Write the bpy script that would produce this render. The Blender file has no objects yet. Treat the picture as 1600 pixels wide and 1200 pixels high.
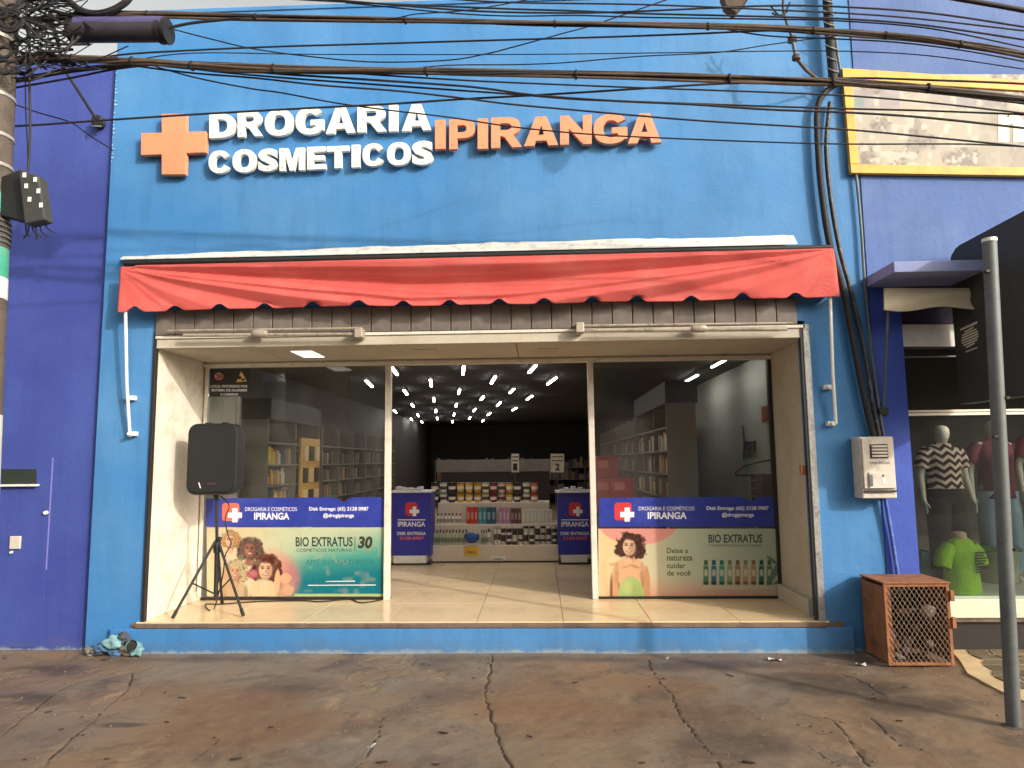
import bpy, bmesh, math, random
import numpy as np
from mathutils import Vector, Matrix, noise as mnoise
random.seed(7)
NPR = np.random.default_rng(5)
R = math.radians
scene = bpy.context.scene
col = scene.collection

# ------------------------------------------------------------------ camera
FOC, YAW, PIT, ROL = 1103.36, 0.0379, 0.1094, -0.0105
CAM = Vector((0, -7, 1.8122))
_cy, _sy, _cp, _sp = math.cos(YAW), math.sin(YAW), math.cos(PIT), math.sin(PIT)
_F = Vector((-_sy*_cp, _cy*_cp, _sp)); _R0 = Vector((_cy, _sy, 0)); _U0 = _R0.cross(_F)
_c, _s = math.cos(ROL), math.sin(ROL)
_R = _c*_R0 + _s*_U0; _U = -_s*_R0 + _c*_U0
cam = bpy.data.cameras.new('camera'); cam_o = bpy.data.objects.new('camera', cam); col.objects.link(cam_o)
cam_o.matrix_world = Matrix(((_R.x, _U.x, -_F.x, CAM.x), (_R.y, _U.y, -_F.y, CAM.y), (_R.z, _U.z, -_F.z, CAM.z), (0, 0, 0, 1)))
cam.sensor_fit = 'HORIZONTAL'; cam.angle = 2*math.atan(800/FOC); cam.clip_end = 3000; cam.clip_start = 0.05
scene.camera = cam_o

# ------------------------------------------------------------------ sky, sun, exposure
SUN = Vector((1.2, -1.0, 0.66)).normalized()
el = math.asin(SUN.z); az = math.atan2(SUN.x, SUN.y)
w = bpy.data.worlds.new('World'); scene.world = w; w.use_nodes = True
nt = w.node_tree; bg = nt.nodes['Background']
sky = nt.nodes.new('ShaderNodeTexSky'); sky.sky_type = 'NISHITA'; sky.sun_disc = False
sky.sun_elevation = el; sky.sun_rotation = az; sky.dust_density = 4.0; sky.air_density = 1.0; sky.ozone_density = 1.0
hs = nt.nodes.new('ShaderNodeHueSaturation'); hs.inputs['Saturation'].default_value = 0.3; hs.inputs['Value'].default_value = 1.9
tn = nt.nodes.new('ShaderNodeMix'); tn.data_type = 'RGBA'; tn.blend_type = 'MULTIPLY'; tn.inputs[0].default_value = 1; tn.inputs[7].default_value = (1.0, .95, .84, 1)
nt.links.new(sky.outputs[0], hs.inputs['Color']); nt.links.new(hs.outputs[0], tn.inputs[6]); nt.links.new(tn.outputs[2], bg.inputs['Color'])
bg.inputs['Strength'].default_value = 0.15
sl = bpy.data.lights.new('sun', 'SUN'); sl.energy = 2.7; sl.angle = R(1.0); sl.color = (1.0, 0.94, 0.87)
so = bpy.data.objects.new('sun', sl); col.objects.link(so)
so.rotation_euler = (-SUN).to_track_quat('-Z', 'Y').to_euler(); so.location = (8, -10, 9)
vs = scene.view_settings
vs.view_transform = 'Standard'; vs.look = 'None'; vs.gamma = 1; vs.exposure = 0.0; vs.use_curve_mapping = False

# ------------------------------------------------------------------ pixel helpers
def ray(px, py):
    return _F + _R*((px-800)/FOC) + _U*((600-py)/FOC)
def at(px, py, Y=0.0):
    d = ray(px, py); return CAM + d*((Y-CAM.y)/d.y)
def atz(px, py, Z=0.0):
    d = ray(px, py); return CAM + d*((Z-CAM.z)/d.z)
def atx(px, py, X):
    d = ray(px, py); return CAM + d*((X-CAM.x)/d.x)
def pxm(Y): return (Y-CAM.y)/FOC            # metres per photo pixel at depth Y

# ------------------------------------------------------------------ materials
MATS = {}
def srgb(r, g, b):
    f = lambda c: (c/255/12.92 if c/255 <= .04045 else ((c/255+.055)/1.055)**2.4)
    return (f(r), f(g), f(b))
def mat(name, c, rough=.6, metal=0, var=.12, vscale=6, bump=.0, bscale=60, dirt=None, damt=.0, dscale=2.0, spec=.5, streak=0, emit=None, estr=0, coat=0, dthr=(.5, .7)):
    if name in MATS: return MATS[name]
    m = bpy.data.materials.new(name); m.use_nodes = True; n = m.node_tree.nodes; L = m.node_tree.links
    b = n['Principled BSDF']; b.inputs['Roughness'].default_value = rough; b.inputs['Metallic'].default_value = metal
    b.inputs['Specular IOR Level'].default_value = spec; b.inputs['Coat Weight'].default_value = coat
    tc = n.new('ShaderNodeTexCoord')
    src = tc.outputs['Object']
    nz = n.new('ShaderNodeTexNoise'); nz.inputs['Scale'].default_value = vscale; nz.inputs['Detail'].default_value = 5; nz.inputs['Roughness'].default_value = .6
    L.new(src, nz.inputs['Vector'])
    mr = n.new('ShaderNodeMapRange'); mr.inputs[1].default_value = .25; mr.inputs[2].default_value = .75
    mr.inputs[3].default_value = 1-var; mr.inputs[4].default_value = 1+var
    L.new(nz.outputs[0], mr.inputs[0])
    hv = n.new('ShaderNodeHueSaturation'); hv.inputs['Color'].default_value = (*c, 1)
    L.new(mr.outputs[0], hv.inputs['Value'])
    out = hv.outputs[0]
    if dirt:
        n2 = n.new('ShaderNodeTexNoise'); n2.inputs['Scale'].default_value = dscale; n2.inputs['Detail'].default_value = 8; n2.inputs['Roughness'].default_value = .7
        mp = n.new('ShaderNodeMapping'); mp.inputs['Location'].default_value = (3.1, 7.7, 1.3)
        if streak: mp.inputs['Scale'].default_value = (streak, streak, 1)
        L.new(src, mp.inputs['Vector']); L.new(mp.outputs[0], n2.inputs['Vector'])
        r2 = n.new('ShaderNodeMapRange'); r2.inputs[1].default_value = dthr[0]; r2.inputs[2].default_value = dthr[1]; r2.inputs[4].default_value = damt
        L.new(n2.outputs[0], r2.inputs[0])
        mx = n.new('ShaderNodeMix'); mx.data_type = 'RGBA'; L.new(r2.outputs[0], mx.inputs[0]); L.new(out, mx.inputs[6]); mx.inputs[7].default_value = (*dirt, 1)
        out = mx.outputs[2]
    L.new(out, b.inputs['Base Color'])
    if bump:
        n3 = n.new('ShaderNodeTexNoise'); n3.inputs['Scale'].default_value = bscale; n3.inputs['Detail'].default_value = 6
        L.new(src, n3.inputs['Vector'])
        bp = n.new('ShaderNodeBump'); bp.inputs['Strength'].default_value = bump; bp.inputs['Distance'].default_value = .02
        L.new(n3.outputs[0], bp.inputs['Height']); L.new(bp.outputs[0], b.inputs['Normal'])
    if emit:
        b.inputs['Emission Color'].default_value = (*emit, 1); b.inputs['Emission Strength'].default_value = estr
    MATS[name] = m; return m
def vcmat(name, rough=.5, spec=.3):
    if name in MATS: return MATS[name]
    m = bpy.data.materials.new(name); m.use_nodes = True; n = m.node_tree.nodes; L = m.node_tree.links
    a = n.new('ShaderNodeAttribute'); a.attribute_name = 'Col'
    b = n['Principled BSDF']; L.new(a.outputs['Color'], b.inputs['Base Color']); b.inputs['Roughness'].default_value = rough
    b.inputs['Specular IOR Level'].default_value = spec
    MATS[name] = m; return m
def glassmat(name, tint=(.93, .95, .93), f=1.0, haze=(.008, .05)):
    if name in MATS: return MATS[name]
    m = bpy.data.materials.new(name); m.use_nodes = True; n = m.node_tree.nodes; L = m.node_tree.links
    n.remove(n['Principled BSDF'])
    tr = n.new('ShaderNodeBsdfTransparent'); tr.inputs[0].default_value = (*tint, 1)
    gl = n.new('ShaderNodeBsdfGlossy'); gl.inputs['Roughness'].default_value = .02; gl.inputs[0].default_value = (.95, .97, 1, 1)
    fr = n.new('ShaderNodeFresnel'); fr.inputs[0].default_value = 1.5
    tcg = n.new('ShaderNodeTexCoord'); wn = n.new('ShaderNodeTexNoise'); wn.inputs['Scale'].default_value = 1.3
    bp = n.new('ShaderNodeBump'); bp.inputs['Strength'].default_value = .06; bp.inputs['Distance'].default_value = .05
    L.new(tcg.outputs['Object'], wn.inputs['Vector']); L.new(wn.outputs[0], bp.inputs['Height']); L.new(bp.outputs[0], gl.inputs['Normal'])
    mu = n.new('ShaderNodeMath'); mu.operation = 'MULTIPLY'; mu.inputs[1].default_value = f; L.new(fr.outputs[0], mu.inputs[0])
    mx = n.new('ShaderNodeMixShader'); L.new(mu.outputs[0], mx.inputs[0]); L.new(tr.outputs[0], mx.inputs[1]); L.new(gl.outputs[0], mx.inputs[2])
    df = n.new('ShaderNodeBsdfDiffuse'); df.inputs[0].default_value = (.75, .73, .68, 1)      # mottled pale film that puts a haze into the pane shader
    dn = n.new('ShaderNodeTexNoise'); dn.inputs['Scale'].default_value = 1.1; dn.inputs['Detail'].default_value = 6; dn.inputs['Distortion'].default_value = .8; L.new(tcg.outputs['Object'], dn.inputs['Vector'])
    dr2 = n.new('ShaderNodeMapRange'); dr2.inputs[1].default_value = .35; dr2.inputs[2].default_value = .7; dr2.inputs[3].default_value = haze[0]; dr2.inputs[4].default_value = haze[1]; L.new(dn.outputs[0], dr2.inputs[0])
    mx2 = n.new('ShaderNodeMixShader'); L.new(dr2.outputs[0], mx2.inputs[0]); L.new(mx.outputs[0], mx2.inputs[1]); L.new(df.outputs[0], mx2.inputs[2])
    L.new(mx2.outputs[0], n['Material Output'].inputs[0]); MATS[name] = m; return m

BLUE = srgb(78, 148, 212)
def facade_mat(name, c, chalk, chalk_amt, zb=None):
    """painted stucco: slow fading, faint run-down streaks, roller texture, chipped pale line at the foot"""
    m = bpy.data.materials.new(name); m.use_nodes = True; n = m.node_tree.nodes; L = m.node_tree.links
    b = n['Principled BSDF']; b.inputs['Roughness'].default_value = .62; b.inputs['Specular IOR Level'].default_value = .35
    tc = n.new('ShaderNodeTexCoord')
    def nz(scale, detail, sc=(1, 1, 1), rough=.6, loc=(0, 0, 0)):
        mp = n.new('ShaderNodeMapping'); mp.inputs['Scale'].default_value = sc; mp.inputs['Location'].default_value = loc
        L.new(tc.outputs['Object'], mp.inputs[0]); t = n.new('ShaderNodeTexNoise'); t.inputs['Scale'].default_value = scale
        t.inputs['Detail'].default_value = detail; t.inputs['Roughness'].default_value = rough; L.new(mp.outputs[0], t.inputs['Vector']); return t.outputs[0]
    def rng(s, a, b_, c_, d):
        r = n.new('ShaderNodeMapRange'); r.inputs[1].default_value = a; r.inputs[2].default_value = b_; r.inputs[3].default_value = c_; r.inputs[4].default_value = d; L.new(s, r.inputs[0]); return r.outputs[0]
    def mix(f, a, cb):
        x = n.new('ShaderNodeMix'); x.data_type = 'RGBA'; L.new(f, x.inputs[0]) if not isinstance(f, float) else None
        if isinstance(a, tuple): x.inputs[6].default_value = (*a, 1)
        else: L.new(a, x.inputs[6])
        x.inputs[7].default_value = (*cb, 1); return x.outputs[2]
    o = mix(rng(nz(.55, 4, (1, 1, 1.2), loc=(2, 0, 5)), .42, .72, 0, chalk_amt), c, chalk)
    o = mix(rng(nz(1.6, 6, (1, 1, .35), .65, (5, 1, 0)), .42, .72, 0, .5), o, tuple(x*.74 for x in c))
    o = mix(rng(nz(7, 5, (1, 1, .12), .6, (0, 3, 2)), .52, .74, 0, .34), o, tuple(x*.62 for x in c))
    o = mix(rng(nz(38, 4, (1, 1, 1), .7, (9, 1, 4)), .68, .74, 0, .35), o, tuple(min(1, x*.5+.35) for x in c))
    if zb is not None:
        sp = n.new('ShaderNodeSeparateXYZ'); L.new(tc.outputs['Object'], sp.inputs[0])
        ad = n.new('ShaderNodeMath'); ad.operation = 'MULTIPLY_ADD'; L.new(nz(9, 6, rough=.75), ad.inputs[0]); ad.inputs[1].default_value = -.16; L.new(sp.outputs[2], ad.inputs[2])
        o = mix(rng(ad.outputs[0], zb-.075, zb-.045, .85, 0), o, srgb(150, 168, 178))
        ad2 = n.new('ShaderNodeMath'); ad2.operation = 'MULTIPLY_ADD'; L.new(nz(2.5, 6, rough=.8, loc=(4, 4, 1)), ad2.inputs[0]); ad2.inputs[1].default_value = -.5; L.new(sp.outputs[2], ad2.inputs[2])
        o = mix(rng(ad2.outputs[0], zb-.24, zb-.12, .3, 0), o, srgb(96, 92, 88))
    L.new(o, b.inputs['Base Color'])
    bp = n.new('ShaderNodeBump'); bp.inputs['Strength'].default_value = .22; bp.inputs['Distance'].default_value = .014
    hh = n.new('ShaderNodeMath'); hh.operation = 'MULTIPLY_ADD'; L.new(nz(5, 5), hh.inputs[0]); hh.inputs[1].default_value = 2.2; L.new(nz(45, 5), hh.inputs[2])
    L.new(hh.outputs[0], bp.inputs['Height']); L.new(bp.outputs[0], b.inputs['Normal'])
    MATS[name] = m; return m
M_FAC = facade_mat('blue_stucco_paint', srgb(64, 126, 184), srgb(112, 158, 198), .42, 0.0)
M_PUR = facade_mat('violet_blue_stucco_paint', srgb(62, 74, 150), srgb(82, 104, 176), .5, 0.0)
M_NEI = facade_mat('faded_violet_paint', srgb(72, 102, 162), srgb(122, 140, 176), .5)  # greyish violet base with random paler mottling
M_PIL = facade_mat('violet_pillar_paint', srgb(56, 80, 172), srgb(78, 104, 186), .4, 0.0)
M_CREAM = mat('cream_plaster', srgb(222, 214, 198), .7, var=.06, vscale=3, bump=.15, dirt=srgb(150, 130, 100), damt=.45, dscale=3)
M_CEIL = mat('ceiling_board', srgb(190, 180, 162), .75, var=.05, dirt=srgb(150, 128, 96), damt=.4, dscale=2.5)
M_WFRAME = mat('white_aluminium', srgb(222, 214, 200), .4, var=.05, dirt=srgb(150, 132, 108), damt=.4, dscale=7)
M_GREYFR = mat('grey_steel_guide', srgb(150, 150, 148), .55, .3, var=.2, vscale=25, dirt=srgb(80, 60, 45), damt=.7, dscale=14, bump=.3)
M_DARKFR = mat('dark_steel', srgb(46, 42, 40), .5, .2, var=.2, vscale=15)
M_BLACK = mat('black_plastic', srgb(30, 29, 29), .55, var=.15, vscale=20, bump=.1, bscale=200)
M_RUBBER = mat('cable_black', srgb(34, 31, 32), .7, var=.25, vscale=30)
M_BROWNCAB = mat('dusty_brown_cable', srgb(88, 72, 60), .8, var=.25, vscale=18, dirt=srgb(36, 32, 32), damt=.8, dscale=2)
M_WHITE = mat('white_paint', srgb(232, 230, 224), .5, var=.05, dirt=srgb(160, 150, 130), damt=.35, dscale=9)
M_LETW = mat('letter_white', srgb(240, 238, 224), .5, var=.04, dirt=srgb(180, 165, 140), damt=.4, dscale=18)
M_LETO = mat('letter_orange', srgb(226, 146, 108), .5, var=.06, dirt=srgb(208, 128, 94), damt=.5, dscale=10)
M_RED = mat('red_awning_cloth', srgb(200, 86, 80), .85, var=.06, vscale=4, bump=.12, bscale=300, dirt=srgb(206, 116, 106), damt=.55, dscale=2.2)
M_TILE = mat('beige_porcelain_tile', srgb(226, 200, 160), .25, var=.04, dirt=srgb(176, 140, 100), damt=.3, dscale=2.5)
M_GROUT = mat('grout', srgb(120, 98, 76), .9)
M_SILL = mat('stained_stone_sill', srgb(112, 92, 78), .7, var=.2, vscale=7, bump=.2, dirt=srgb(66, 56, 50), damt=.8, dscale=5)
M_DARKIN = mat('dark_interior_wall', srgb(60, 54, 52), .8, var=.15)
M_DARKCEIL = mat('black_ceiling', srgb(46, 42, 43), .8, var=.2)
M_GREYWALL = mat('grey_interior_wall', srgb(176, 176, 168), .7, var=.06)
M_METER = mat('meter_grey', srgb(206, 196, 184), .5, var=.08, dirt=srgb(140, 122, 104), damt=.6, dscale=8)
M_RUST = mat('rusty_steel', srgb(150, 98, 64), .8, .1, var=.25, vscale=9, bump=.3, dirt=srgb(92, 58, 40), damt=.9, dscale=5)
M_GALV = mat('galvanised_grey', srgb(100, 104, 104), .55, .25, var=.15, vscale=8, dirt=srgb(70, 70, 68), damt=.7, dscale=3)
M_CONC = mat('pole_concrete', srgb(92, 82, 74), .9, var=.2, vscale=7, bump=.4, dirt=srgb(60, 52, 46), damt=.8, dscale=4)
M_LED = mat('led_light', (1, 1, 1), .5, emit=(1, .97, .92), estr=32)
M_PANEL = mat('lit_light_panel', (1, 1, 1), .5, emit=(1, .97, .9), estr=2.2)

# ------------------------------------------------------------------ mesh builders
class MB:
    def __init__(s): s.v = []; s.f = []; s.mi = []; s.cm = 0
    def add(s, vs_, fs):
        o = len(s.v); s.v += [tuple(v) for v in vs_]
        for f in fs: s.f.append(tuple(i+o for i in f)); s.mi.append(s.cm)
        return s
    def box(s, x0, x1, y0, y1, z0, z1):
        v = [(x0, y0, z0), (x1, y0, z0), (x1, y1, z0), (x0, y1, z0), (x0, y0, z1), (x1, y0, z1), (x1, y1, z1), (x0, y1, z1)]
        return s.add(v, [(0, 3, 2, 1), (4, 5, 6, 7), (0, 1, 5, 4), (1, 2, 6, 5), (2, 3, 7, 6), (3, 0, 4, 7)])
    def hexa(s, a, b):                       # two quads (front, back) -> solid
        v = list(a)+list(b)
        return s.add(v, [(0, 1, 2, 3), (7, 6, 5, 4), (0, 4, 5, 1), (1, 5, 6, 2), (2, 6, 7, 3), (3, 7, 4, 0)])
    def prism(s, pts, d):                    # polygon (3d points) extruded by vector d
        n = len(pts); d = Vector(d)
        v = [Vector(p) for p in pts] + [Vector(p)+d for p in pts]
        return s.add(v, [tuple(range(n)), tuple(range(2*n-1, n-1, -1))] + [(i, i+n, (i+1) % n+n, (i+1) % n) for i in range(n)])
    def poly(s, pts): return s.add(pts, [tuple(range(len(pts)))])
    def tube(s, pts, r, seg=8, smooth=0, cap=True):
        P = [Vector(p) for p in pts]
        if smooth and len(P) > 2: P = catmull(P, smooth)
        rr = r if isinstance(r, (list, tuple)) else None
        n = len(P); rings = []; up = None
        for i, p in enumerate(P):
            t = (P[min(i+1, n-1)]-P[max(i-1, 0)]).normalized()
            if up is None:
                up = Vector((0, 0, 1)) if abs(t.z) < .9 else Vector((0, 1, 0))
            a = (up - t*up.dot(t)).normalized(); up = a; b_ = t.cross(a)
            rad = rr[int(round(i*(len(rr)-1)/(n-1)))] if rr else r
            rings.append([p + (a*math.cos(2*math.pi*k/seg)+b_*math.sin(2*math.pi*k/seg))*rad for k in range(seg)])
        v = [q for g in rings for q in g]; f = []
        for i in range(n-1):
            for k in range(seg):
                f.append((i*seg+k, i*seg+(k+1) % seg, (i+1)*seg+(k+1) % seg, (i+1)*seg+k))
        if cap: f += [tuple(range(seg-1, -1, -1)), tuple((n-1)*seg+k for k in range(seg))]
        return s.add(v, f)
    def lathe(s, c, prof, seg=16, ax='z'):
        v = []; f = []; c = Vector(c)
        for (r, h) in prof:
            for k in range(seg):
                a = 2*math.pi*k/seg; q = (r*math.cos(a), r*math.sin(a), h)
                if ax == 'y': q = (q[0], q[2], q[1])
                if ax == 'x': q = (q[2], q[0], q[1])
                v.append(c+Vector(q))
        n = len(prof)
        for i in range(n-1):
            for k in range(seg): f.append((i*seg+k, i*seg+(k+1) % seg, (i+1)*seg+(k+1) % seg, (i+1)*seg+k))
        f += [tuple(range(seg-1, -1, -1)), tuple((n-1)*seg+k for k in range(seg))]
        return s.add(v, f)
    def mesh(s, name, m, bevel=0, bseg=2, smooth=False):
        me = bpy.data.meshes.new(name); me.from_pydata(s.v, [], s.f)
        ms = m if isinstance(m, (list, tuple)) else [m]
        for x in ms: me.materials.append(x)
        if len(ms) > 1: me.polygons.foreach_set('material_index', s.mi)
        bm = bmesh.new(); bm.from_mesh(me)
        bmesh.ops.recalc_face_normals(bm, faces=bm.faces)
        if bevel: bmesh.ops.bevel(bm, geom=bm.edges[:], offset=bevel, segments=bseg, affect='EDGES', profile=.5, clamp_overlap=True)
        bm.to_mesh(me); bm.free()
        if smooth:
            me.polygons.foreach_set('use_smooth', [True]*len(me.polygons))
            try: me.set_sharp_from_angle(angle=R(40))
            except Exception: pass
        return me
    def build(s, name, m, parent=None, bevel=0, bseg=2, smooth=False, **tagk):
        o = bpy.data.objects.new(name, s.mesh(name, m, bevel, bseg, smooth)); col.objects.link(o)
        if parent is not None: put(o, parent)
        if tagk: tag(o, **tagk)
        return o
def wmat(o):
    return wmat(o.parent) @ o.matrix_parent_inverse @ o.matrix_basis if o.parent else o.matrix_basis.copy()
def put(o, p):
    o.parent = p; o.matrix_parent_inverse = wmat(p).inverted()
def catmull(P, k):
    out = []
    n = len(P)
    for i in range(n-1):
        p0, p1, p2, p3 = P[max(i-1, 0)], P[i], P[i+1], P[min(i+2, n-1)]
        for j in range(k):
            t = j/k
            out.append(.5*((2*p1)+(p2-p0)*t+(2*p0-5*p1+4*p2-p3)*t*t+(3*p1-p0-3*p2+p3)*t**3))
    out.append(P[-1]); return out
def tag(o, label=None, cat=None, group=None, kind=None):
    if label: o['label'] = label
    if cat: o['category'] = cat
    if group: o['group'] = group
    if kind: o['kind'] = kind
    return o
def thing(name, loc, label=None, cat=None, group=None):
    o = bpy.data.objects.new(name, None); col.objects.link(o); o.location = loc; o.empty_display_size = .1
    return tag(o, label, cat, group)
def link_copy(src, parent=None, loc=None):
    c = src.copy(); col.objects.link(c)
    if parent is not None: put(c, parent)
    return c
def instance(name, me, loc, parent=None, rotz=0, scale=None):
    o = bpy.data.objects.new(name, me); col.objects.link(o); o.location = loc; o.rotation_euler.z = rotz
    if scale: o.scale = scale
    if parent is not None: put(o, parent)
    return o

# text ------------------------------------------------------------
_txt = {}
def text_mesh(s, offset=.0, extrude=0.0, shear=0, res=4):
    """mesh of a line of text, normalised to its own bounding box 0..1 (x,z), depth on y"""
    k = (s, offset, extrude, shear)
    if k in _txt: return _txt[k]
    cu = bpy.data.curves.new('t', 'FONT'); cu.body = s; cu.offset = offset; cu.resolution_u = res; cu.shear = shear
    o = bpy.data.objects.new('t', cu); col.objects.link(o)
    dg = bpy.context.evaluated_depsgraph_get(); me = bpy.data.meshes.new_from_object(o.evaluated_get(dg))
    bpy.data.objects.remove(o); bpy.data.curves.remove(cu)
    bm = bmesh.new(); bm.from_mesh(me); bmesh.ops.remove_doubles(bm, verts=bm.verts, dist=1e-5)
    xs = [v.co.x for v in bm.verts]; ys = [v.co.y for v in bm.verts]
    x0, x1, y0, y1 = min(xs), max(xs), min(ys), max(ys)
    for v in bm.verts: v.co = Vector(((v.co.x-x0)/(x1-x0), 0, (v.co.y-y0)/(y1-y0)))
    if extrude:
        r = bmesh.ops.extrude_face_region(bm, geom=bm.faces[:])
        for g in r['geom']:
            if isinstance(g, bmesh.types.BMVert): g.co.y -= extrude
    bmesh.ops.recalc_face_normals(bm, faces=bm.faces)
    V = [tuple(v.co) for v in bm.verts]; bm.verts.index_update(); Fc = [tuple(v.index for v in f.verts) for f in bm.faces]
    bm.free(); bpy.data.meshes.remove(me)
    _txt[k] = (V, Fc); return V, Fc
def _arc(cx, cy, rx, ry, a0, a1, n=20, p=2.3):
    out = []
    for k in range(n+1):
        a = R(a0+(a1-a0)*k/n); c_, s_ = math.cos(a), math.sin(a)
        out.append((cx+rx*math.copysign(abs(c_)**(2/p), c_), cy+ry*math.copysign(abs(s_)**(2/p), s_)))
    return out
def _stroke(path, w):
    L_, R_ = [], []
    for i, p in enumerate(path):
        a, b = path[max(i-1, 0)], path[min(i+1, len(path)-1)]; d = Vector((b[0]-a[0], b[1]-a[1])).normalized(); nx_, ny_ = -d.y, d.x
        L_.append((p[0]+nx_*w[0], p[1]+ny_*w[1])); R_.append((p[0]-nx_*w[0], p[1]-ny_*w[1]))
    return L_+R_[::-1]
def glyph(ch):
    if ch == 'I': return [[(0, 0), (1, 0), (1, 1), (0, 1)]]
    if ch == 'O': return [_arc(.5, .5, .5, .5, 0, 342), _arc(.5, .5, .215, .29, 0, 342)]
    if ch == 'D': return [[(0, 0), (.42, 0)]+_arc(.42, .5, .58, .5, -80, 80)+[(.42, 1), (0, 1)], [(.3, .22), (.42, .22)]+_arc(.42, .5, .27, .28, -80, 80)+[(.42, .78), (.3, .78)]]
    if ch == 'P': return [[(0, 0), (.31, 0), (.31, .36), (.55, .36)]+_arc(.55, .68, .45, .32, -80, 80)+[(.55, 1), (0, 1)], [(.31, .56), (.48, .56)]+_arc(.5, .68, .17, .12, -80, 80)+[(.48, .8), (.31, .8)]]
    if ch == 'R': return [[(0, 0), (.29, 0), (.29, .38), (.36, .38), (.44, .34), (.68, 0), (1, 0), (.74, .38), (.72, .41)]+_arc(.52, .7, .42, .3, -50, 80)+[(.52, 1), (0, 1)], [(.29, .58), (.46, .58)]+_arc(.48, .69, .17, .11, -80, 80)+[(.46, .8), (.29, .8)]]
    if ch == 'A': return [[(0, 0), (.29, 0), (.345, .17), (.655, .17), (.71, 0), (1, 0), (.66, 1), (.34, 1)], [(.41, .37), (.59, .37), (.5, .7)]]
    if ch == 'C': return [_arc(.5, .5, .5, .5, 28, 332, 34)+[(.7, .36)]+_arc(.5, .5, .22, .29, 318, 42, 26)+[(.7, .64)]]
    if ch == 'G': return [_arc(.5, .5, .5, .5, 35, 318, 34)+[(.97, .14), (.97, .54), (.52, .54), (.52, .34), (.7, .34), (.7, .27)]+_arc(.5, .5, .22, .29, 300, 48, 26)+[(.7, .7)]]
    if ch == 'S': 
        pth = [(.92, .72)]+_arc(.5, .71, .34, .165, 25, 250, 16, 2)+[(.5, .505)]+_arc(.5, .29, .36, .175, 70, -155, 16, 2)+[(.06, .3)]
        return [_stroke(pth, (.14, .125))]
    if ch == 'M': return [[(0, 0), (.23, 0), (.23, .68), (.41, 0), (.59, 0), (.77, .68), (.77, 0), (1, 0), (1, 1), (.66, 1), (.5, .44), (.34, 1), (0, 1)]]
    if ch == 'N': return [[(0, 0), (.28, 0), (.28, .55), (.72, 0), (1, 0), (1, 1), (.72, 1), (.72, .46), (.28, 1), (0, 1)]]
    if ch == 'E': return [[(0, 0), (1, 0), (1, .22), (.34, .22), (.34, .4), (.92, .4), (.92, .61), (.34, .61), (.34, .78), (.98, .78), (.98, 1), (0, 1)]]
    if ch == 'T': return [[(.34, 0), (.66, 0), (.66, .76), (1, .76), (1, 1), (0, 1), (0, .76), (.34, .76)]]
_gl = {}
def glyph_mesh(ch):
    if ch in _gl: return _gl[ch]
    cu = bpy.data.curves.new('g', 'CURVE'); cu.dimensions = '2D'; cu.fill_mode = 'BOTH'
    for cont in glyph(ch):
        sp_ = cu.splines.new('POLY'); sp_.points.add(len(cont)-1); sp_.use_cyclic_u = True
        for i, (x, y) in enumerate(cont): sp_.points[i].co = (x, y, 0, 1)
    o = bpy.data.objects.new('g', cu); col.objects.link(o)
    me = bpy.data.meshes.new_from_object(o.evaluated_get(bpy.context.evaluated_depsgraph_get())); bpy.data.objects.remove(o); bpy.data.curves.remove(cu)
    bm = bmesh.new(); bm.from_mesh(me); bmesh.ops.remove_doubles(bm, verts=bm.verts, dist=1e-5)
    for v in bm.verts: v.co = Vector((v.co.x, 0, v.co.y))
    r = bmesh.ops.extrude_face_region(bm, geom=bm.faces[:])
    for g in r['geom']:
        if isinstance(g, bmesh.types.BMVert): g.co.y -= 1
    bmesh.ops.recalc_face_normals(bm, faces=bm.faces); bm.verts.index_update()
    _gl[ch] = ([tuple(v.co) for v in bm.verts], [tuple(v.index for v in f.verts) for f in bm.faces]); bm.free(); bpy.data.meshes.remove(me)
    return _gl[ch]
def glyph_on(mb, ch, quad, depth):
    V, Fc = text_mesh('S', .05, 1.0) if ch == 'S' else glyph_mesh(ch); bl, br, tr, tl = [Vector(q) for q in quad]
    mb.add([((bl*(1-x)+br*x)*(1-z)+(tl*(1-x)+tr*x)*z)+Vector((0, y*depth, 0)) for x, y, z in V], Fc); return mb
def text_on(mb, s, quad, offset=.0, depth=0, shear=0):
    """put text into a world quad (bl, br, tr, tl); depth = thickness towards the camera (-Y)"""
    V, Fc = text_mesh(s, offset, 1.0 if depth else 0, shear)
    bl, br, tr, tl = [Vector(q) for q in quad]; out = []
    for (x, y, z) in V:
        p = (bl*(1-x)+br*x)*(1-z)+(tl*(1-x)+tr*x)*z
        out.append(p+Vector((0, y*depth, 0)))
    mb.add(out, Fc); return mb
def pxquad(x0, y0, x1, y1, Y, dy=0):     # dy = rise to the right in px
    return (at(x0, y1, Y), at(x1, y1-dy, Y), at(x1, y0-dy, Y), at(x0, y0, Y))

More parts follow.
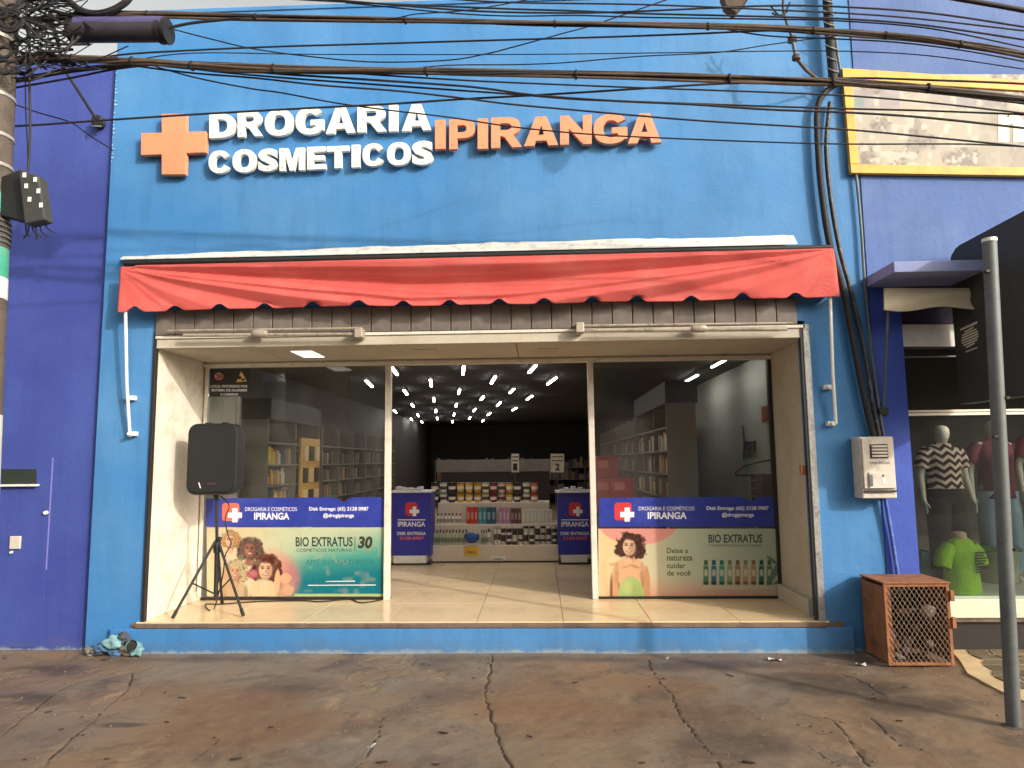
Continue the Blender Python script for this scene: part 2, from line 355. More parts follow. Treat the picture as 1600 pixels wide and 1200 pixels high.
# raster prints -----------------------------------------------------
class Canvas:
    def __init__(s, x0, y0, x1, y1, ss=1.0):
        s.x0, s.y0, s.x1, s.y1 = x0, y0, x1, y1
        s.nx = int((x1-x0)*ss)+1; s.ny = int((y1-y0)*ss)+1
        s.X, s.Y = np.meshgrid(np.linspace(x0, x1, s.nx), np.linspace(y0, y1, s.ny))
        s.C = np.ones((s.ny, s.nx, 3))
        g = NPR.random((40, 40)); s.g = g
    def noise(s, sc, seed=0):
        rg = np.random.default_rng(seed); g = rg.random((64, 64))
        u = (s.X-s.x0)/sc; v = (s.Y-s.y0)/sc
        i = np.floor(u).astype(int) % 63; j = np.floor(v).astype(int) % 63; a = u-np.floor(u); b = v-np.floor(v)
        a = a*a*(3-2*a); b = b*b*(3-2*b)
        return (g[j, i]*(1-a)+g[j, i+1]*a)*(1-b)+(g[j+1, i]*(1-a)+g[j+1, i+1]*a)*b
    def blend(s, c, a):
        c = np.array(srgb(*c)) if not isinstance(c, np.ndarray) else c
        s.C = s.C*(1-a[..., None])+c*a[..., None]
    def ell(s, cx, cy, rx, ry, c, soft=.12, alpha=1, rot=0, wob=0, wsc=6, seed=1):
        dx, dy = s.X-cx, s.Y-cy; cr, sr = math.cos(rot), math.sin(rot)
        u, v = (dx*cr+dy*sr)/rx, (-dx*sr+dy*cr)/ry
        d = np.sqrt(u*u+v*v)
        if wob: d = d+(s.noise(wsc, seed)-.5)*wob
        s.blend(c, np.clip((1-d)/soft+.5, 0, 1)*alpha)
    def rect(s, x0, y0, x1, y1, c, soft=1.0, alpha=1):
        a = np.clip((s.X-x0)/soft+.5, 0, 1)*np.clip((x1-s.X)/soft+.5, 0, 1)*np.clip((s.Y-y0)/soft+.5, 0, 1)*np.clip((y1-s.Y)/soft+.5, 0, 1)
        s.blend(c, a*alpha)
    def obj(s, name, Y, m, parent, mask=None):
        P = []
        for j in range(s.ny):
            for i in range(s.nx): P.append(tuple(at(s.X[j, i], s.Y[j, i], Y)))
        f = [(j*s.nx+i, (j+1)*s.nx+i, (j+1)*s.nx+i+1, j*s.nx+i+1) for j in range(s.ny-1) for i in range(s.nx-1)]
        me = bpy.data.meshes.new(name); me.from_pydata(P, [], f); me.materials.append(m)
        ca = me.color_attributes.new('Col', 'FLOAT_COLOR', 'POINT')
        a = np.ones((s.ny*s.nx, 4), np.float32); a[:, :3] = np.clip(s.C.reshape(-1, 3), 0, 1); ca.data.foreach_set('color', a.ravel())
        o = bpy.data.objects.new(name, me); col.objects.link(o); put(o, parent); return o
    def woman(s, cx, cy, k, hair, skin, top, curly=1, hseed=3, tilt=0, hat=False):
        dk = tuple(int(v*.66) for v in skin); lt = tuple(min(255, int(v*1.08)) for v in skin); hd = tuple(int(v*.5) for v in hair); hl = tuple(min(255, int(v*1.5+20)) for v in hair)
        s.ell(cx-1*k, cy+36*k, 22*k, 20*k, top, .12, rot=tilt); s.ell(cx-18*k, cy+38*k, 3*k, 14*k, tuple(int(v*.7) for v in top), .6, .6); s.ell(cx+17*k, cy+38*k, 3*k, 14*k, tuple(int(v*.7) for v in top), .6, .6)
        s.ell(cx, cy+17*k, 6*k, 10*k, dk, .3); s.ell(cx-2*k, cy+22*k, 7*k, 5*k, skin, .5)
        m0 = s.C.copy()
        s.ell(cx+1*k, cy-1*k, 19*k, 17*k, hair, .16, wob=.35*curly, wsc=5*k, seed=hseed); s.ell(cx+13*k, cy+8*k, 9*k, 11*k, hair, .2, wob=.45*curly, wsc=4*k, seed=hseed+1); s.ell(cx-12*k, cy+7*k, 9*k, 11*k, hair, .2, wob=.45*curly, wsc=4*k, seed=hseed+2)
        hm = (np.abs(s.C-m0).sum(-1) > .02).astype(float)
        n = s.noise(2.4*k, hseed+4); n2 = s.noise(1.5*k, hseed+5); s.blend(hd, np.clip((n-.5)*4, 0, 1)*.75*hm); s.blend(hl, np.clip((n2-.68)*5, 0, 1)*.55*hm)
        s.ell(cx-1*k, cy+2.5*k, 8.6*k, 11.8*k, skin, .13, rot=tilt); s.ell(cx+4.5*k, cy+4*k, 4.4*k, 9*k, dk, .9, .5, rot=tilt); s.ell(cx-3.5*k, cy+3*k, 3*k, 3*k, lt, 1, .6); s.ell(cx-1*k, cy-5*k, 5*k, 3*k, lt, 1, .5)
        s.ell(cx+2*k, cy-9.5*k, 9*k, 3.2*k, hair, .5, .8, wob=.5*curly, wsc=3*k, seed=hseed+7)
        for sx in (-1, 1):
            s.ell(cx-1*k+sx*3.8*k, cy-.2*k, 2.3*k, 1.3*k, (74, 44, 34), .8, .9); s.ell(cx-1*k+sx*3.9*k, cy-2.8*k, 2.8*k, .8*k, (88, 54, 40), .8, .8)
        s.ell(cx-.2*k, cy+3.6*k, 1.4*k, 1.5*k, dk, .9, .8)
        s.ell(cx-1*k, cy+8*k, 4*k, 1.9*k, (168, 84, 74), .5, .9); s.ell(cx-1*k, cy+7.7*k, 3.0*k, .9*k, (240, 222, 206), .6, .85)
        s.ell(cx-1*k, cy+12.6*k, 4*k, 1.4*k, dk, .9, .5)

# ================================================================== GROUND
XL, OXL, OXR, ZF, D1 = -4.485, -3.917, 2.64, 0.288, 1.08
XR = at(1352, 400, 0).x                       # right end of the blue front
COLR = 3.581
ZTOP = at(400, 18, 0).z                       # parapet
ZOP = 3.0                                     # soffit at the opening

cracks = [[(208, 1052), (203, 1076), (165, 1105), (148, 1125), (122, 1146), (100, 1165), (65, 1200), (30, 1230)],
          [(145, 1062), (120, 1066), (98, 1077), (70, 1097), (40, 1120), (0, 1150)],
          [(767, 1022), (768, 1040), (762, 1062), (757, 1085), (765, 1110), (775, 1145), (790, 1180), (812, 1225)],
          [(1012, 1030), (1022, 1052), (1034, 1070), (1050, 1085), (1060, 1112), (1080, 1140), (1095, 1160), (1115, 1180), (1140, 1215)],
          [(1305, 1128), (1322, 1150), (1345, 1178), (1360, 1200)], [(1360, 1122), (1385, 1145), (1407, 1166)],
          [(1312, 1053), (1340, 1062), (1378, 1084)], [(1255, 1158), (1280, 1176), (1310, 1196)], [(560, 1200), (590, 1150), (600, 1120)],
          [(300, 1190), (330, 1165), (345, 1150)], [(540, 1100), (600, 1112), (680, 1105), (757, 1085)], [(1282, 1118), (1300, 1124), (1326, 1130)]]
segs = []
for ci, c in enumerate(cracks):
    P = [atz(x, y, 0) for x, y in c]
    Q = []
    for a, b in zip(P[:-1], P[1:]):
        for j in range(5):
            t = j/5; q = a.lerp(b, t); Q.append((q.x+random.uniform(-.012, .012), q.y+random.uniform(-.012, .012)))
    Q.append((P[-1].x, P[-1].y)); wd = [.009, .007, .010, .008, .007, .008, .008, .006, .004, .005, .004, .006][ci]*random.uniform(.9, 1.1)
    for a, b in zip(Q[:-1], Q[1:]): segs.append((a, b, wd*random.uniform(.45, 1.25)))
gx = np.concatenate([[-14, -10, -7.5, -6.2], np.arange(-5.5, 5.5, .0118), [6.2, 7.5, 10, 14]])
gy = np.concatenate([[-4.6, -4.2, -3.9], np.arange(-3.4, -0.0, .0118), [0.0, .05]])
GX, GY = np.meshgrid(gx, gy)
dist = np.full(GX.shape, 9.0); cw = np.full(GX.shape, .01)
for (a, b, wd) in segs:
    x0, x1 = min(a[0], b[0])-.12, max(a[0], b[0])+.12; y0, y1 = min(a[1], b[1])-.12, max(a[1], b[1])+.12
    i0, i1 = np.searchsorted(gx, [x0, x1]); j0, j1 = np.searchsorted(gy, [y0, y1])
    if i1 <= i0 or j1 <= j0: continue
    sx, sy_ = GX[j0:j1, i0:i1], GY[j0:j1, i0:i1]
    vx, vy = b[0]-a[0], b[1]-a[1]; l2 = vx*vx+vy*vy+1e-9
    t = np.clip(((sx-a[0])*vx+(sy_-a[1])*vy)/l2, 0, 1)
    dd = np.hypot(sx-a[0]-t*vx, sy_-a[1]-t*vy)
    sub = dist[j0:j1, i0:i1]; mk = dd < sub; sub[mk] = dd[mk]; cw[j0:j1, i0:i1][mk] = wd
def vnoise(X, Y, sc, seed):
    g = np.random.default_rng(seed).random((256, 256)); u, v = X/sc+100, Y/sc+100
    i, j = np.floor(u).astype(int), np.floor(v).astype(int); a, b = u-i, v-j; a = a*a*(3-2*a); b = b*b*(3-2*b); i %= 255; j %= 255
    return (g[j, i]*(1-a)+g[j, i+1]*a)*(1-b)+(g[j+1, i]*(1-a)+g[j+1, i+1]*a)*b
def fbm(X, Y, sc, seed, o=5, g=.55):
    r = 0; am = 1; t = 0
    for k in range(o): r = r+am*vnoise(X, Y, sc/2**k, seed+k); t += am; am *= g
    return r/t
crk = np.clip(1-dist/cw, 0, 1); near = np.clip(1-dist/.07, 0, 1)
Z = (fbm(GX, GY, .9, 1)-.5)*.035+(fbm(GX, GY, .12, 9, 3)-.5)*.012
brk = np.clip((fbm(GX, GY, .35, 30)-.57)*14, 0, 1)*np.clip((fbm(GX, GY, 1.3, 50)-.48)*8, 0, 1)
Z -= brk*.010*(.5+fbm(GX, GY, .05, 70, 3)); Z -= crk*.014; Z += near*(vnoise(GX, GY, .4, 80)-.5)*.012
Z *= np.clip((-GY)*6, .15, 1)
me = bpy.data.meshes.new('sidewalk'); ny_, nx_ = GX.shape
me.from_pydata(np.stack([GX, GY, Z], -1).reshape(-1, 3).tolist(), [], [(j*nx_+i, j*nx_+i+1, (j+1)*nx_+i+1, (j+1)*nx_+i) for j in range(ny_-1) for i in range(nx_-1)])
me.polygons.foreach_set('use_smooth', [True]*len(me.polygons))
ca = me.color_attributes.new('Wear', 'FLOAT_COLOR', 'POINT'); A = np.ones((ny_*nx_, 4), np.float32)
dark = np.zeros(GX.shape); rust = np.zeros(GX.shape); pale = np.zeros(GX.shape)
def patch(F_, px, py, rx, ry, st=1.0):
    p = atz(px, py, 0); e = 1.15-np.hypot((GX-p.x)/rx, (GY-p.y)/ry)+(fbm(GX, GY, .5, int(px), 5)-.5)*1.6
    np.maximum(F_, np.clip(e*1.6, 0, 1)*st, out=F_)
for q in ((1330, 1078, .55, .3), (1400, 1100, .5, .25), (1250, 1060, .5, .2, .7), (1170, 1160, .6, .3, .8), (20, 1095, .35, .18, .9), (70, 1045, .6, .16, .8), (195, 1132, .16, .05, 1), (480, 1070, .5, .2, .5), (640, 1050, .7, .2, .6), (850, 1030, 1.2, .14, .6), (300, 1030, .8, .12, .6), (1100, 1040, .6, .15, .7)): patch(dark, *q)  # dark stains; the leftmost patches are shadows put into the colour
for q in ((430, 1095, .9, .45, .9), (930, 1110, .9, .4, 1), (1000, 1070, .7, .25, .7), (330, 1150, .6, .3, .8), (240, 1080, .5, .3, .6), (760, 1080, .4, .3, .5)): patch(rust, *q)
for q in ((600, 1160, .5, .25, .8), (860, 1175, .6, .25, .8), (1250, 1150, .5, .3, .6), (100, 1150, .6, .4, .6), (1480, 1120, .6, .4, .5)): patch(pale, *q)
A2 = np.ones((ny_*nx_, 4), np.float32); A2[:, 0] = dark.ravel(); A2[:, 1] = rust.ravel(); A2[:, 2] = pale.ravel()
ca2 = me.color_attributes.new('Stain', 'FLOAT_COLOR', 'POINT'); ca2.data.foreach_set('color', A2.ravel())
ca = me.color_attributes['Wear']
A[:, 0] = np.clip(crk*1.6, 0, 1).ravel(); A[:, 1] = brk.ravel(); A[:, 2] = near.ravel(); ca.data.foreach_set('color', A.ravel())
m = bpy.data.materials.new('stained_concrete'); m.use_nodes = True; n = m.node_tree.nodes; L = m.node_tree.links; b = n['Principled BSDF']
tc = n.new('ShaderNodeTexCoord')
def gnz(sc, det, ro=.6, loc=(0, 0, 0), dist_=0):
    mp = n.new('ShaderNodeMapping'); mp.inputs['Location'].default_value = loc; L.new(tc.outputs['Object'], mp.inputs[0])
    t = n.new('ShaderNodeTexNoise'); t.inputs['Scale'].default_value = sc; t.inputs['Detail'].default_value = det; t.inputs['Roughness'].default_value = ro; t.inputs['Distortion'].default_value = dist_; L.new(mp.outputs[0], t.inputs['Vector']); return t.outputs[0]
def grg(s, a, b_, c_, d):
    r = n.new('ShaderNodeMapRange'); r.inputs[1].default_value = a; r.inputs[2].default_value = b_; r.inputs[3].default_value = c_; r.inputs[4].default_value = d; L.new(s, r.inputs[0]); return r.outputs[0]
def gmx(f, a, cb):
    x = n.new('ShaderNodeMix'); x.data_type = 'RGBA'; L.new(f, x.inputs[0])
    if isinstance(a, tuple): x.inputs[6].default_value = (*a, 1)
    else: L.new(a, x.inputs[6])
    x.inputs[7].default_value = (*cb, 1); return x.outputs[2]
o = gmx(grg(gnz(.5, 6, .6, (3, 1, 0), .6), .42, .62, 0, 1), srgb(122, 111, 98), srgb(130, 105, 80))
o = gmx(grg(gnz(.9, 7, .65, (8, 2, 0), .4), .48, .66, 0, .85), o, srgb(110, 85, 64))
o = gmx(grg(gnz(1.7, 8, .7, (1, 6, 0), .5), .5, .68, 0, .8), o, srgb(72, 61, 53))
at2 = n.new('ShaderNodeAttribute'); at2.attribute_name = 'Stain'; sp2 = n.new('ShaderNodeSeparateColor'); L.new(at2.outputs[0], sp2.inputs[0])
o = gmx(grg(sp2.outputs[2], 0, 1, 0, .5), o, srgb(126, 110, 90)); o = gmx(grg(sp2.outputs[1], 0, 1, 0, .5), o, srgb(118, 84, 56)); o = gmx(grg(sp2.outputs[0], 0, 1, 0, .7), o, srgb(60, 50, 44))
o = gmx(grg(gnz(14, 6, .75, (1, 1, 0)), .56, .7, 0, .55), o, srgb(148, 124, 96))
o = gmx(grg(gnz(40, 4, .7, (5, 1, 0)), .6, .72, 0, .6), o, srgb(60, 46, 38))
at_ = n.new('ShaderNodeAttribute'); at_.attribute_name = 'Wear'; sp = n.new('ShaderNodeSeparateColor'); L.new(at_.outputs[0], sp.inputs[0])
o = gmx(grg(sp.outputs[1], 0, 1, 0, .45), o, srgb(144, 122, 96)); o = gmx(grg(sp.outputs[0], .1, .6, 0, 1), o, srgb(60, 47, 39))
L.new(o, b.inputs['Base Color']); L.new(grg(gnz(.9, 7, .65, (8, 2, 0), .4), .4, .7, .75, .42), b.inputs['Roughness'])
bp = n.new('ShaderNodeBump'); bp.inputs['Strength'].default_value = .55; bp.inputs['Distance'].default_value = .01; L.new(gnz(55, 8, .75), bp.inputs['Height']); L.new(bp.outputs[0], b.inputs['Normal'])
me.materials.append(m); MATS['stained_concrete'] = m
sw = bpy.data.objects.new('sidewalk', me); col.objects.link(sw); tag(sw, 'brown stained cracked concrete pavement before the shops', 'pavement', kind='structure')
M_ASPH = mat('asphalt', (.05, .05, .05), .9, var=.2, bump=.3, bscale=80)
M_KERB = mat('kerb_concrete', (.3, .29, .27), .9, var=.2, bump=.3)
MB().box(-40, 40, -4.8, -4.6, -.3, -.01).build('kerb', M_KERB, label='concrete kerb between pavement and road', cat='kerb', kind='structure')
MB().add([(-60, -13, -.14), (60, -13, -.14), (60, -4.7, -.14), (-60, -4.7, -.14)], [(0, 1, 2, 3)]).build('road', M_ASPH, label='dark asphalt road in front of the pavement', cat='road', kind='structure')
MB().add([(-1500, -1500, -.16), (1500, -1500, -.16), (1500, 1500, -.16), (-1500, 1500, -.16)], [(0, 1, 2, 3)]).build('ground', mat('earth_ground', (.16, .13, .1), .95), label='plain earth ground around the street', cat='ground', kind='structure')

M_OPP = [mat('opposite_wall_ochre', srgb(150, 122, 92), .85, var=.12), mat('opposite_wall_grey', srgb(118, 116, 112), .85, var=.12), mat('opposite_wall_red', srgb(120, 74, 62), .85, var=.12), mat('opposite_wall_sage', srgb(112, 122, 106), .85, var=.12)]
M_OPPD = mat('opposite_shutter', srgb(70, 72, 76), .5, var=.15)
for i, (xa, xb, hh_, lab) in enumerate(((-19, -7.2, 6.4, 'ochre house across the street, behind the camera'), (-7.1, 1.4, 7.4, 'grey shop building across the street, behind the camera'), (1.5, 9.2, 6.0, 'brick red house across the street, behind the camera'), (9.3, 22, 6.8, 'sage green house across the street, behind the camera'))):  # unseen row opposite, put in so the glass reflects dark walls
    ob = thing('opposite_building', ((xa+xb)/2, -17, 0), lab, 'building')
    MB().box(xa, xb, -24, -17, -.1, hh_).build('wall', M_OPP[i], ob); MB().box(xa-.02, xb+.02, -24, -16.8, hh_+.002, hh_+.25).build('roof_edge', M_KERB, ob)
    nb = int((xb-xa)/2.6)
    for k in range(nb):
        x_ = xa+.7+k*2.6
        MB().box(x_, x_+1.7, -17.01, -16.93, .0 if k % 2 else .9, 2.4).build('shutter', M_OPPD, ob)
        MB().box(x_+.2, x_+1.4, -17.01, -16.94, 3.7, 5.0).build('window', M_OPPD, ob)
MB().box(-40, 40, -16.9, -13, -.14, -.01).build('far_pavement', M_KERB, label='concrete pavement on the far side of the road', cat='pavement', kind='structure')
# patterned paving of the neighbour
pv = MB(); bl_ = [atz(*q, .012) for q in ((1478, 1008), (1500, 1032), (1512, 1052), (1560, 1078), (1640, 1112), (1760, 1120), (1760, 1000))]
pv.prism([Vector((p.x, p.y, -.02)) for p in bl_], (0, 0, .034))
pvo = pv.build('neighbour_paving', mat('pale_joint_mortar', srgb(196, 172, 132), .9, var=.15, bump=.2), label='patterned paving with pale joints beside the rusty cabinet', cat='paving', kind='structure')
def inside(p, poly):
    c = False; j = len(poly)-1
    for i in range(len(poly)):
        if (poly[i].y > p.y) != (poly[j].y > p.y) and p.x < (poly[j].x-poly[i].x)*(p.y-poly[i].y)/(poly[j].y-poly[i].y)+poly[i].x: c = not c
        j = i
    return c
M_STONE = [mat('paving_stone_%s' % k, srgb(*c), .85, var=.2, vscale=14, bump=.3) for k, c in (('olive', (104, 92, 70)), ('brown', (92, 78, 62)), ('tan', (122, 106, 80)))]
gcx = [[(3.62+i*.19+random.uniform(-.035, .035)+j*.05, -1.15+j*.165+random.uniform(-.03, .03)) for j in range(9)] for i in range(13)]
for i in range(12):
    for j in range(8):
        c4 = [gcx[i][j], gcx[i+1][j], gcx[i+1][j+1], gcx[i][j+1]]; mx_, my_ = sum(p[0] for p in c4)/4, sum(p[1] for p in c4)/4
        if (i+j) % 3 == 0: c4.insert(1, ((c4[0][0]+c4[1][0])/2+.02, (c4[0][1]+c4[1][1])/2-.03))
        pts = [Vector((mx_+(x-mx_)*.86, my_+(y-my_)*.84, .013)) for x, y in c4]
        if all(inside(p, bl_) for p in pts): MB().prism(pts, (0, 0, random.uniform(.006, .011))).build('stone', random.choice(M_STONE), pvo)

# ================================================================== DRUGSTORE BUILDING
bd = thing('drugstore_building', (-.5, 0, 0), 'bright blue stucco shop front with a wide recessed glass entrance', 'building')
# front wall with opening (front face Y=0)
fw = MB()
def wallgrid(mb, x0, x1, z0, z1, y0=0.0, y1=.2):
    mb.box(x0, x1, y0, y1, z0, z1)
zo = 3.17
fw.box(XL, OXL, 0, .2, 0, zo); fw.box(OXR, XR, 0, .2, 0, zo); fw.box(XL, XR, 0, .2, zo, ZTOP)
fwo = fw.build('front_wall', M_FAC, bd)
MB().box(XL-.0, XR+.0, -.015, .24, ZTOP+.002, ZTOP+.05).build('parapet_cap', M_FAC, bd, bevel=.008)
MB().box(OXL-.3, OXR+.28, -.055, .3, -.05, ZF-.055).build('step', M_FAC, bd, bevel=.012)
MB().box(OXL-.05, OXR+.03, -.064, .05, ZF-.0545, ZF-.012).build('sill', M_SILL, bd, bevel=.008)
# ragged painted corner at the left of the front
rg = MB()
for k in range(26):
    z = 5.0+k*.045; y = -.006
    if random.random() < .75:
        h = random.uniform(.01, .03); wd = random.uniform(.01, .05)
        rg.prism([(XL+.004, y, z), (XL+wd, y, z+h*.4), (XL+.004, y, z+h)], (0, .005, 0))
tag(rg.build('peeling_paint', mat('peeling_edge', srgb(150, 190, 210), .8), bd), kind='stuff')
# opening reveals (jambs)
MB().box(OXL-.19, OXL, .202, D1+.12, ZF-.01, zo).build('jamb', M_CREAM, bd)
MB().box(OXR+.0, OXR+.19, .202, D1+.12, ZF-.01, zo).build('jamb', M_CEIL, bd)
MB().box(OXL+.001, OXL+.012, .03, .2, ZF, ZOP).build('jamb_edge', M_CREAM, bd)
# stained skirting on right jamb
MB().box(OXR-.05, OXR-.002, .18, D1-.02, ZF+.001, ZF+.16).build('skirting', M_CEIL, bd, bevel=.004)
MB().box(OXL+.002, OXL+.02, .18, D1-.02, ZF+.001, ZF+.1).build('skirting', M_CREAM, bd, bevel=.004)
# recess ceiling boards
cl = [OXL+.013, at(420, 545, .4).x, at(808, 545, .4).x, OXR-.01]
for a, b_ in zip(cl[:-1], cl[1:]):
    MB().box(a+.004, b_-.004, .035, D1-.02, ZOP, ZOP+.03).build('ceiling_board', M_CEIL, bd)
MB().box(OXL+.002, OXR-.002, .03, D1+.1, ZOP+.034, ZOP+.06).build('ceiling_backing', M_DARKIN, bd)
MB().box(OXL+.013, OXR-.002, -.012, .03, ZOP, ZOP+.095).build('lintel_trim', M_CEIL, bd, bevel=.004)
MB().box(OXL+.013, OXR-.002, -.03, .03, ZOP+.0955, ZOP+.125).build('lintel_lip', M_WFRAME, bd, bevel=.003)
# guides of the shutter at both sides
g1 = MB(); g1.box(OXL-.008, OXL+.022, -.022, .03, ZF, zo); g1.build('shutter_guide', M_DARKFR, bd, bevel=.004)
g2 = MB(); g2.box(OXR-.03, OXR+.035, -.03, .03, ZF-.01, zo-.04); g2.build('shutter_guide', M_GREYFR, bd, bevel=.006)
g3 = MB(); g3.box(OXR-.052, OXR-.031, -.02, .03, ZF-.01, zo-.04); g3.build('shutter_guide', M_DARKFR, bd)
MB().box(OXR-.105, OXR-.054, .02, .06, at(1247, 742, .05).z, at(1247, 727, .05).z).build('latch', M_RUST, bd, bevel=.004)
# shutter coil box: narrow vertical strips under the awning
e0, e1 = at(244, 500, -.03).x, at(1246, 490, -.03).x
nst = 32; wst = (e1-e0)/nst
strip = MB().box(0, wst-.009, 0, .03, 0, .26).mesh('shutter_strip', mat('grey_brown_strip', srgb(118, 108, 100), .6, var=.12, vscale=5, dirt=srgb(70, 60, 54), damt=.5, dscale=3), .006)
sb = thing('shutter_box', (0, -.03, ZOP+.13), 'grey boxed roller shutter housing of narrow vertical strips under the awning', 'shutter box')
for k in range(nst): instance('strip', strip, (e0+k*wst, -.035, ZOP+.128), sb)
MB().box(e0, e1, -.012, -.003, ZOP+.13, ZOP+.385).build('backing', M_DARKFR, sb)
# floor tiles
tw = (OXR-OXL+.12)/8
tmesh = MB().box(0, tw-.006, 0, .9-.006, -.02, 0).mesh('floor_tile', M_TILE, .002, 1)
fl = MB().box(OXL-.1, OXR+.2, -.02, 19, -.05+ZF-.03, ZF-.0125).build('shop_floor', M_GROUT)
tag(fl, 'beige tiled floor running from the recess into the shop', 'floor', kind='structure')
for i in range(8):
    for j in range(12):
        instance('floor_tile', tmesh, (OXL-.05+i*tw, -.03+j*.9, ZF), fl)
MB().box(OXL-.05, OXR+.07, 10.78, 18.9, ZF-.012, ZF-.001).build('far_tiling', M_TILE, fl)
# interior shell
MB().box(-4.1, -3.98, D1+.12, 19, ZF, 3.16).build('side_wall', M_DARKIN, bd)
MB().box(2.97, 3.05, 6.56, 19, ZF, 3.16).build('side_wall', M_DARKIN, bd)
MB().box(-4.1, 3.1, 18.9, 19, ZF, 3.16).build('back_wall', M_DARKIN, bd)
MB().box(-4.15, 3.1, D1+.06, 19, 3.165, 3.5).build('shop_ceiling', M_DARKCEIL, bd)
# pale partition at the right, panel by panel, and the pale end wall at the left
for (ya, yb) in ((D1+.13, 2.1), (2.11, 3.3), (3.31, 6.55)):
    MB().box(2.9, 2.96, ya, yb, ZF, 3.16).build('wall_panel', M_GREYWALL, bd, bevel=.006)
for (ya, yb) in ((D1+.13, 1.6), (1.61, 2.1)):
    MB().box(-3.97, -3.92, ya, yb, ZF, 3.16).build('wall_panel', M_GREYWALL, bd, bevel=.006)
# neighbouring roof body so the building has depth
MB().box(XL, XR, .201, 19, 3.52, ZTOP-.02).build('upper_body', M_FAC, bd)
MB().box(XL+.0, OXL-.2, .201, 19, 0, 3.515).build('side_body', M_FAC, bd)
MB().box(OXR+.42, XR, .201, 19, 0, 3.515).build('side_body', M_FAC, bd)

# shop window frame
gL, gM1, gM2, gR = -3.85, -1.737, 0.593, 2.7
GT = 2.94
wf = thing('shop_window', ((gL+gR)/2, D1, ZF), 'white framed glass shop front set back in the entrance recess', 'shop window')
MB().box(OXL+.01, OXR-.0, D1-.04, D1+.05, GT, ZOP-.001).build('head_rail', M_WFRAME, wf, bevel=.005)
MB().box(OXL+.01, OXR-.0, D1-.06, D1+.055, GT+.022, GT+.038).build('head_track', M_WFRAME, wf)
for x in (gM1, gM2): MB().box(x-.032, x+.032, D1-.045, D1+.045, ZF+.001, GT-.001).build('mullion', M_WFRAME, wf, bevel=.005)
MB().box(OXL+.021, OXL+.055, D1-.03, D1+.04, ZF+.001, GT-.001).build('side_frame', M_WFRAME, wf)
MB().box(OXR-.04, OXR-.004, D1-.03, D1+.04, ZF+.001, GT-.001).build('side_frame', M_DARKFR, wf)
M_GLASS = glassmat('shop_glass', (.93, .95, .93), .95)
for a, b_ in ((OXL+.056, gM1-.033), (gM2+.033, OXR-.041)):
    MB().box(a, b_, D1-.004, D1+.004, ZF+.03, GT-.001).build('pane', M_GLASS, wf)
    MB().box(a, b_, D1-.02, D1+.02, ZF+.001, ZF+.029).build('bottom_rail', M_DARKFR, wf)

# ================================================================== LEFT NEIGHBOUR
lb = thing('left_neighbour_building', (-6.5, .06, 0), 'violet blue wall of the lower building left of the shop', 'building')
zl = at(110, 97, .06).z
MB().box(-11, XL-.002, .06, 6, 0, zl).build('wall', M_PUR, lb)
MB().box(-11, XL-.002, .03, .3, zl+.001, zl+.05).build('coping', M_PUR, lb, bevel=.01)
q = pxquad(2, 733, 57, 757, .05)
wv = thing('wall_vent', (q[0].x, .05, q[0].z), 'dark letterbox slot with a white ledge in the violet wall', 'vent')
MB().hexa([p+Vector((0, .0, 0)) for p in q], [p+Vector((0, .03, 0)) for p in q]).build('dark_slot', mat('dark_green_slot', srgb(48, 54, 48), .3), wv)
a, b_ = at(0, 757, .02), at(58, 757, .02)
MB().box(a.x, b_.x, .0, .06, a.z-.02, a.z).build('ledge', M_WHITE, wv)
a, b_ = at(15, 838, .03), at(30, 858, .03)
mp_ = thing('intercom_plate', (a.x, .05, b_.z), 'small grey white plate on the violet wall low at the left', 'wall plate')
MB().box(a.x, b_.x, .03, .06, b_.z, a.z).build('plate', M_METER, mp_, bevel=.006)
c_ = at(17, 863, .03); MB().lathe(c_, [(.012, -.01), (.014, 0), (.012, .02)], 8, 'y').build('knob', M_WHITE, mp_)
dr = thing('flush_door', (at(90, 1000, .05).x, .055, 0), 'flush violet door with a thin pale edge in the left wall', 'door')
a, b_, t_ = at(82, 715, .05), at(72, 890, .05), at(82, 715, .05)
MB().box(a.x-.92, a.x-.006, .052, .0598, .03, a.z+.0).build('leaf', M_PUR, dr)
MB().box(a.x-.004, a.x+.006, .05, .0598, b_.z, a.z).build('edge_strip', mat('pale_violet_edge', srgb(120, 118, 180), .6), dr)
c_ = at(72, 801, .04); MB().lathe(c_, [(.018, -.02), (.02, 0), (.016, .02)], 10, 'y').build('knob', M_WHITE, dr)

# ================================================================== RIGHT NEIGHBOUR
rb = thing('right_neighbour_building', (5.5, .0, 0), 'faded violet blue clothing shop building at the right', 'building')
zc = at(1420, 408, -.58).z
MB().box(XR+.002, 12, -.012, .3, zc-.02, 8.0).build('upper_wall', M_NEI, rb)
MB().box(XR+.002, COLR, -.012, .4, -.01, zc-.021).build('pillar', M_PIL, rb)
MB().box(XR+.002, 12, .301, 9, zc+.3, 7.9).build('upper_body', M_NEI, rb)
MB().box(COLR+.0, 12, 3.5, 3.6, 0, zc+.3).build('back_wall', mat('shop_dark_wall', srgb(58, 50, 46), .8), rb)
MB().box(COLR-.1, COLR-.001, .401, 3.5, 0, zc+.3).build('inner_wall', mat('shop_dark_wall2', srgb(62, 54, 50), .8), rb)
MB().box(COLR, 12, .301, 3.5, zc-.05, zc+.29).build('inner_ceiling', M_DARKCEIL, rb)
zs = at(1520, 935, -.0).z
MB().box(COLR+.001, 12, -.05, 3.5, zs-.17, zs).build('display_platform', mat('pale_green_tile', srgb(206, 214, 190), .35, var=.05, dirt=srgb(150, 150, 120), damt=.4), rb, bevel=.006)
MB().box(COLR+.001, 12, .02, 3.4, .012, zs-.171).build('platform_base', M_DARKFR, rb)
